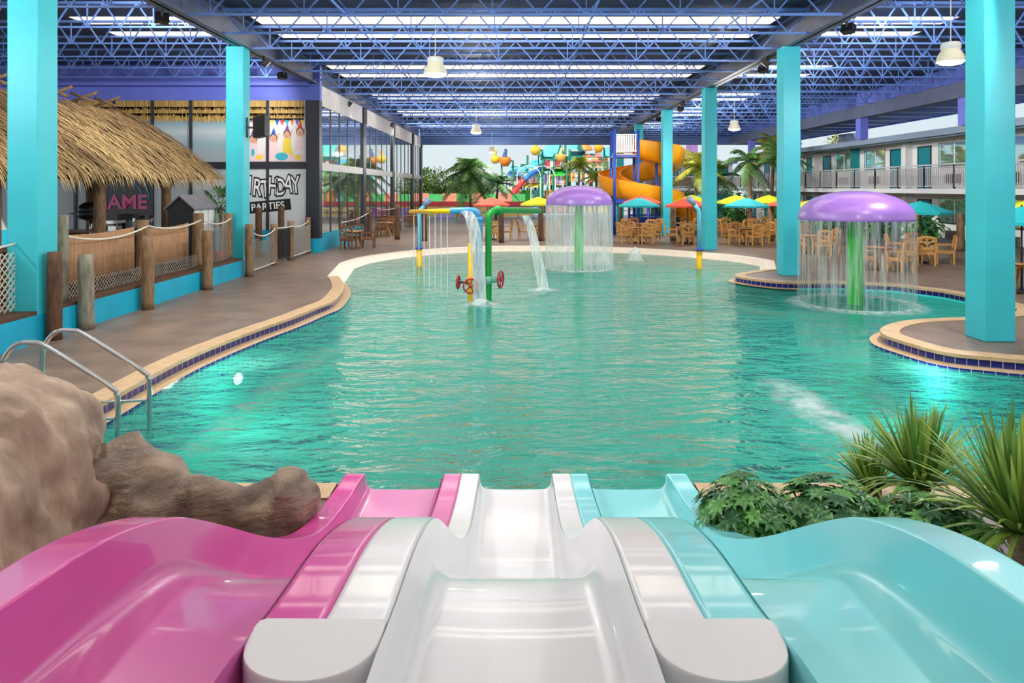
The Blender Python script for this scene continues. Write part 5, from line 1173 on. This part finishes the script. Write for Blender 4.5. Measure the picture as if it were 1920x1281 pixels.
def bucket(px, py, r, rgb, lab, hat):
    o = thing('tipping_bucket', lab, 'tipping bucket', (PX(px), Yp - 2.5, 0), group='tipping buckets of the playground'); z = PZ(py)
    mb = MB(); mb.tube([(r*1.3,.4,-.02),(r*1.3,.4,z)], .09, 8); mb.tube([(r*1.3,.4,z),(0,0,z)], .07, 8); mb.build('post', M_GP, o)
    mb = MB(); mb.lathe([(.0,z-r),(r*.55,z-r*.9),(r*.95,z-r*.3),(r,z+r*.15),(r*.8,z+r*.6),(r*.7,z+r*.6),(r*.6,z)], n=20); mb.build('bucket', C_('bucket %s' % lab[:12], rgb), o)
    mb = MB(); mb.tube(catmull([(0,0,z+r*.4),(-.1*r,0,z+r*1.0),(.1*r,0,z+r*1.5),(.0,0,z+r*2.0)], 4), [r*.4]*4 + [r*.3]*4 + [r*.24]*4 + [.04], 10); mb.build('top_figure', C_('bucket top %s' % lab[:10], hat), o)
bucket(948,303,.62,(226,130,40),'round orange tipping bucket with a blue top beside the big far palm',(60,90,150)); bucket(930,300,.5,(240,200,60),'yellow tipping bucket partly behind the big far palm',(240,190,60))
bucket(1003,284,.55,(250,210,70),'yellow tipping bucket in front of the aqua roof',(240,150,130)); bucket(1117,280,.5,(246,170,40),'orange tipping bucket above the salmon roof',(250,210,60)); bucket(1049,297,.5,(236,170,70),'sand coloured tipping bucket below the aqua roof peak',(240,220,140))
# coloured cabins further right behind the palms
o = thing('play_cabin', 'red and lilac play cabin behind the palms near the motel', 'play cabin', (18.5, 73, 0)); mb = MB(); mb.box((-1.4,-1,-.02),(1.4,1,4.6)); mb.build('body', M_OR, o); mb = MB(); mb.box((-.35,-1.05,4.2),(.4,-.95,7.5)); mb.box((-.35,-1,4.6),(.4,1,7.5)); mb.build('chimney', C_('lilac chimney',(150,110,170)), o)
mb = MB(); mb.lathe([(.0,6.0),(2.4,4.5),(2.4,4.35),(0,4.4)], n=6, smooth=False); mb.build('roof', C_('peach cabin roof',(240,190,130)), o)
o = thing('play_cabin', 'yellow play cabin between the third and fourth columns far back', 'play cabin', (16.2, 80, 0)); mb = MB(); mb.box((-3,-1,-.02),(2,1,4.8)); mb.build('body', M_YE, o); mb = MB(); mb.lathe([(.0,6.6),(3.4,4.9),(3.4,4.7),(0,4.75)], n=6, smooth=False); mb.build('roof', M_OR, o)
# ------------------------------------------------------------------ floodlights on the girders, most of them added to brighten the hall
FLOODS = []
def flood(p, aim, w_, lab):
    p, a = Vector(p), Vector(aim); d = (a - p).normalized(); o = thing('fill_flood_light', lab, 'floodlight', p, group='black floodlights on the girders')
    mb = MB(); mb.bar(p*0 - d*.02, d*.16, .3, .22); mb.build('housing', M_BLACK, o)
    mb = MB(); mb.bar(d*.155, d*.17, .26, .18); mb.build('lens', M_LENS, o)
    mb = MB(); mb.bar((0,0,0),(0,0,ZB+.02-p.z),.05,.05); mb.build('bracket', M_DARK, o); FLOODS.append((p + d*.24, d, w_))
for i, (y, ya, za, w_) in enumerate(((8.0,15,3.0,.45),(16.3,24,4.0,.75),(24.8,28,5.0,.6))): flood((-8.31,y,6.62), (-13.5,ya,za), w_, 'black floodlight of the mostly added set, hut side of the girder, %s from the slides' % ORD[i])
for i, (y, ya, za, w_) in enumerate(((17.4,24,1.8,1.3),(23.4,31,2.8,1.7),(35.2,41,2.8,1.6),(40.5,47,2.8,1.5),(47.5,53,2.8,1.3))): flood((8.31,y,6.62), (18.5,ya,za), w_, 'black floodlight of the mostly added set, terrace side of the girder, %s from the slides' % ORD[i])
for i, (x, y, xa, ya, w_) in enumerate(((-7.99,11.0,0,14.5,1.3),(-7.99,22.0,-1,26,1.4),(-7.99,33.0,0,38,1.4),(-7.99,44.0,0,50,1.4))): flood((x,y,6.62), (xa,ya,-.2), w_, 'black floodlight of the mostly added set, pool side of the hut girder, %s from the slides' % ORD[i])
for i, (x, y, xa, ya, w_) in enumerate(((7.99,11.0,1,14.5,1.3),(7.99,22.0,2,26,1.4),(7.99,33.0,1,38,1.4))): flood((x,y,6.62), (xa,ya,-.2), w_, 'black floodlight of the mostly added set, pool side of the terrace girder, %s from the slides' % ORD[i])
# ------------------------------------------------------------------ far wing of the motel, seen between the palms
WYW = 63.0
mb = MB(); mb.box((11.6,WYW,-.02),(19.7,WYW+5,4.9)); struct(mb.build('wall_far', M_MOT))
mb = MB(); mb.box((11.4,WYW-1.5,4.75),(19.7,WYW+5,4.95)); struct(mb.build('ceiling_far', M_EAVE))
mb = MB(); mb.box((11.4,WYW-1.5,2.34),(19.7,WYW,2.56)); struct(mb.build('floor_far_balcony', M_WHITE))
for x0 in (12.3, 15.4, 18.3):
    for zf in (0, 2.56):
        o = bpy.data.objects.new('door_%d' % dn, None); col.objects.link(o); o.location = (x0, WYW, zf); struct(o); dn += 1
        mb = MB(); mb.box((.05,-.04,0),(.95,.02,2.0)); mb.build('door_leaf', M_DOOR, o); mb = MB(); mb.box((0,-.06,0),(.06,.0,2.06)); mb.box((.94,-.06,0),(1.0,.0,2.06)); mb.box((0,-.06,2.0),(1.0,.0,2.06)); mb.build('door_frame', M_DARK, o)
for x0 in (13.6, 16.7):
    for zf in (0, 2.56):
        o = bpy.data.objects.new('window_%d' % wn2, None); col.objects.link(o); o.location = (x0, WYW, zf + .9); struct(o); wn2 += 1
        mb = MB(); mb.box((.05,-.02,.05),(1.35,.01,1.15)); mb.build('pane', M_WIN, o); mb = MB(); mb.box((0,-.05,0),(1.4,0,.06)); mb.box((0,-.05,1.14),(1.4,0,1.2)); mb.box((0,-.05,0),(.06,0,1.2)); mb.box((1.34,-.05,0),(1.4,0,1.2)); mb.box((.67,-.05,0),(.73,0,1.2)); mb.build('frame', M_CHROME, o)
o = thing('balcony_railing', 'wooden brown balcony railing of the far motel wing behind the palms', 'railing', (11.5, WYW-1.45, 2.56)); M_RW = mat('brown grey rail boards', (150,120,104), .6, var=.15, vscale=3)
mb = MB(); mb.box((0,-.03,.98),(8.1,.03,1.05)); mb.box((0,-.02,.1),(8.1,.02,.15)); mb.build('rail', M_WHITE, o)
for i in range(54): mb = MB(); mb.box((.05+i*.15,-.012,.12),(.15+i*.15,.012,.98)); mb.build('baluster', M_RW, o)
# more of the playground: rear tier of masts, panels, hoops and sails
random.seed(11)
CL = [M_GP, M_AQ, M_TE, M_LB, M_SA, M_OR, M_LI, M_YE, M_LR, M_PW, M_PV, M_PP]
for i in range(16):
    px = 960 + i*11.6; mb = MB(); h = random.uniform(3.6, 7.6 if px > 1010 else 5.2); y = random.uniform(2.5, 5.5); mb.tube([(PX(px),y,-.02),(PX(px),y,h)], .09, 8); mb.build('post', CL[random.choice((0,1,2,9))], pt)
for i in range(26):
    px = random.uniform(960, 1135); z = random.choice((.9,1.9,2.6,3.3,4.2,5.1,6.0)); z = min(z, 4.4) if px < 1008 else z
    mb = MB(); x = PX(px); w_ = random.uniform(.35,1.0); y = random.uniform(1.9,3.5); mb.box((x-w_,y,z),(x+w_,y+.06,z+random.uniform(.4,.9))); mb.build('rail_panel', random.choice(CL), pt)
for i in range(7):
    x = PX(965 + i*26); mb = MB(); r_ = random.uniform(.7,1.3); z = random.uniform(2.2,4.2); mb.tube([(x + r_*math.cos(PI*k/14), -2.0, z + r_*math.sin(PI*k/14)) for k in range(15)], .055, 6); mb.tube([(x-r_,-2.0,-.02),(x-r_,-2.0,z)], .055, 6); mb.tube([(x+r_,-2.0,-.02),(x+r_,-2.0,z)], .055, 6); mb.build('spray_hoop', random.choice((M_GP,M_LB,M_PV,M_PW,M_LR)), pt)
for px, z, m in ((1026,5.9,M_AQ),(1078,5.6,M_TE),(1125,5.4,M_SA),(968,3.9,M_LB),(1000,2.7,M_YE),(1052,3.9,M_LI)):
    x = PX(px); mb = MB(); a = [(x-1.1,-1.9,z),(x+.5,-1.9,z),(x+1.2,.2,z+.9),(x-.4,.2,z+.9)]; mb.add(a + [(p[0],p[1],p[2]-.08) for p in a], [(0,1,2,3),(7,6,5,4),(1,0,4,5),(2,1,5,6),(3,2,6,7),(0,3,7,4)]); mb.build('sail_roof', m, pt)
    for q in (a[0], a[1]): mb = MB(); mb.tube([(q[0]+.1,q[1]+.05,-.02),(q[0]+.1,q[1]+.05,q[2]-.02)], .06, 6); mb.build('post', M_GP, pt)
for i, (x, y, H, R) in enumerate(((11.9,46.5,2.6,1.1),(14.6,47.5,2.8,1.2),(17.3,38.0,2.4,.8),(16.6,43.5,2.6,1.0))): blob_tree(x, y, H, R, 500, 'dense green bush under the palms, %s counted from the orange slide' % ORD[i], M_LEAF, nm='bush', zc=H*.5)
# ------------------------------------------------------------------ fittings belong to the part they sit on
NEST = {'hanging_lamp': {'lens':'shade'}, 'fill_flood_light': {'lens':'housing'}, 'spiral_slide': {'edge_roll':'trough'}, 'wall_air_conditioner': {'grille':'casing'}, 'pool_ladder': {'brace_rod':'handrail'}, 'serving_shed': {'side_panel':'body'}, 'party_sign': {'banner_lettering':'banner','lettering':'letter_outline'}, 'roof_unit': {'fan_cover':'casing'}, 'game_sign': {'arch':'panel','lettering':'panel'}, 'shower_pole': {'collar':'pole','nozzle':'pole'}, 'roof_girder': {'stiffener':'beam'}, 'steel_canister': {'lid':'body'}, 'drink_machine': {'drip_tank':'body','spout':'body'}, 'pool_light': {'lens':'rim'}, 'slide_tower': {'platform_mat':'platform'}}
base = lambda n_: n_.split('.')[0]
allo = list(col.objects); kids = {}
for o in allo:
    if o.parent: kids.setdefault(o.parent, []).append(o)
for o in allo:
    if base(o.name) in NEST and o in kids:
        for c, p in NEST[base(o.name)].items():
            ps = [k_ for k_ in kids[o] if base(k_.name) == p]
            for i, k_ in enumerate([k_ for k_ in kids[o] if base(k_.name) == c]): k_.parent = ps[i % len(ps)]
# ------------------------------------------------------------------ light and camera
w = bpy.data.worlds.new('sky'); scene.world = w; w.use_nodes = True
nt = w.node_tree; bg = nt.nodes['Background']
tc = nt.nodes.new('ShaderNodeTexCoord'); sp = nt.nodes.new('ShaderNodeSeparateXYZ'); rp = nt.nodes.new('ShaderNodeValToRGB')
nt.links.new(tc.outputs['Generated'], sp.inputs[0]); nt.links.new(sp.outputs['Z'], rp.inputs[0]); nt.links.new(rp.outputs[0], bg.inputs[0])
rp.color_ramp.elements[0].position = 0.0; rp.color_ramp.elements[0].color = lin((226,238,242)) + (1,)
rp.color_ramp.elements[1].position = 0.5; rp.color_ramp.elements[1].color = lin((170,208,238)) + (1,)
bg.inputs[1].default_value = WORLD
def light(kind, name, loc, energy, rgb=(255,250,240), rot=(0,0,0), **kw):
    l = bpy.data.lights.new(name, kind); l.energy = energy; l.color = lin(rgb)
    for k_, v_ in kw.items(): setattr(l, k_, v_)
    o = bpy.data.objects.new(name, l); col.objects.link(o); o.location = loc; o.rotation_euler = rot; return o
light('SUN', 'sun', (0,0,40), SUN, (255,244,224), (math.radians(48), 0, math.radians(-28)), angle=0.01)
for i, p in enumerate(LAMPS): light('POINT', 'lamp_light', (p[0], p[1], p[2] - 0.12), LAMPW * (0.6 if 5 <= i <= 6 else 1), (252,252,252), shadow_soft_size=0.2)
cam = bpy.data.cameras.new('camera'); co = bpy.data.objects.new('camera', cam); col.objects.link(co)
co.location = (0, 0, CH); co.rotation_euler = (PI/2, 0, 0)
cam.sensor_width = 36; cam.lens = F / 1920 * 36; cam.shift_x = -(VX - 960) / 1920; cam.shift_y = -(640.5 - VY) / 1920
cam.clip_start = 0.02; cam.clip_end = 500
scene.camera = co
scene.view_settings.view_transform = 'Standard'; scene.view_settings.look = 'None'; scene.view_settings.gamma = 1.0
scene.view_settings.use_curve_mapping = False
scene.view_settings.exposure = EXPO
scene.cycles.max_bounces = 8; scene.cycles.diffuse_bounces = 4; scene.cycles.transparent_max_bounces = 16
scene.cycles.sample_clamp_direct = 12; scene.cycles.sample_clamp_indirect = 6; scene.cycles.caustics_reflective = False; scene.cycles.caustics_refractive = False
scene.cycles.use_denoising = True
for p, _ in UW: light('POINT', 'underwater_glow', p, UWP, (225,255,240), shadow_soft_size=0.1)
for p, d, w_ in FLOODS:  # beams of the girder floods, largely added fill light
    o = light('SPOT', 'fill_flood_beam', p, FLOODW*w_, (255,252,246), shadow_soft_size=.12, spot_size=math.radians(115), spot_blend=.7); o.rotation_euler = d.to_track_quat('-Z','Y').to_euler()
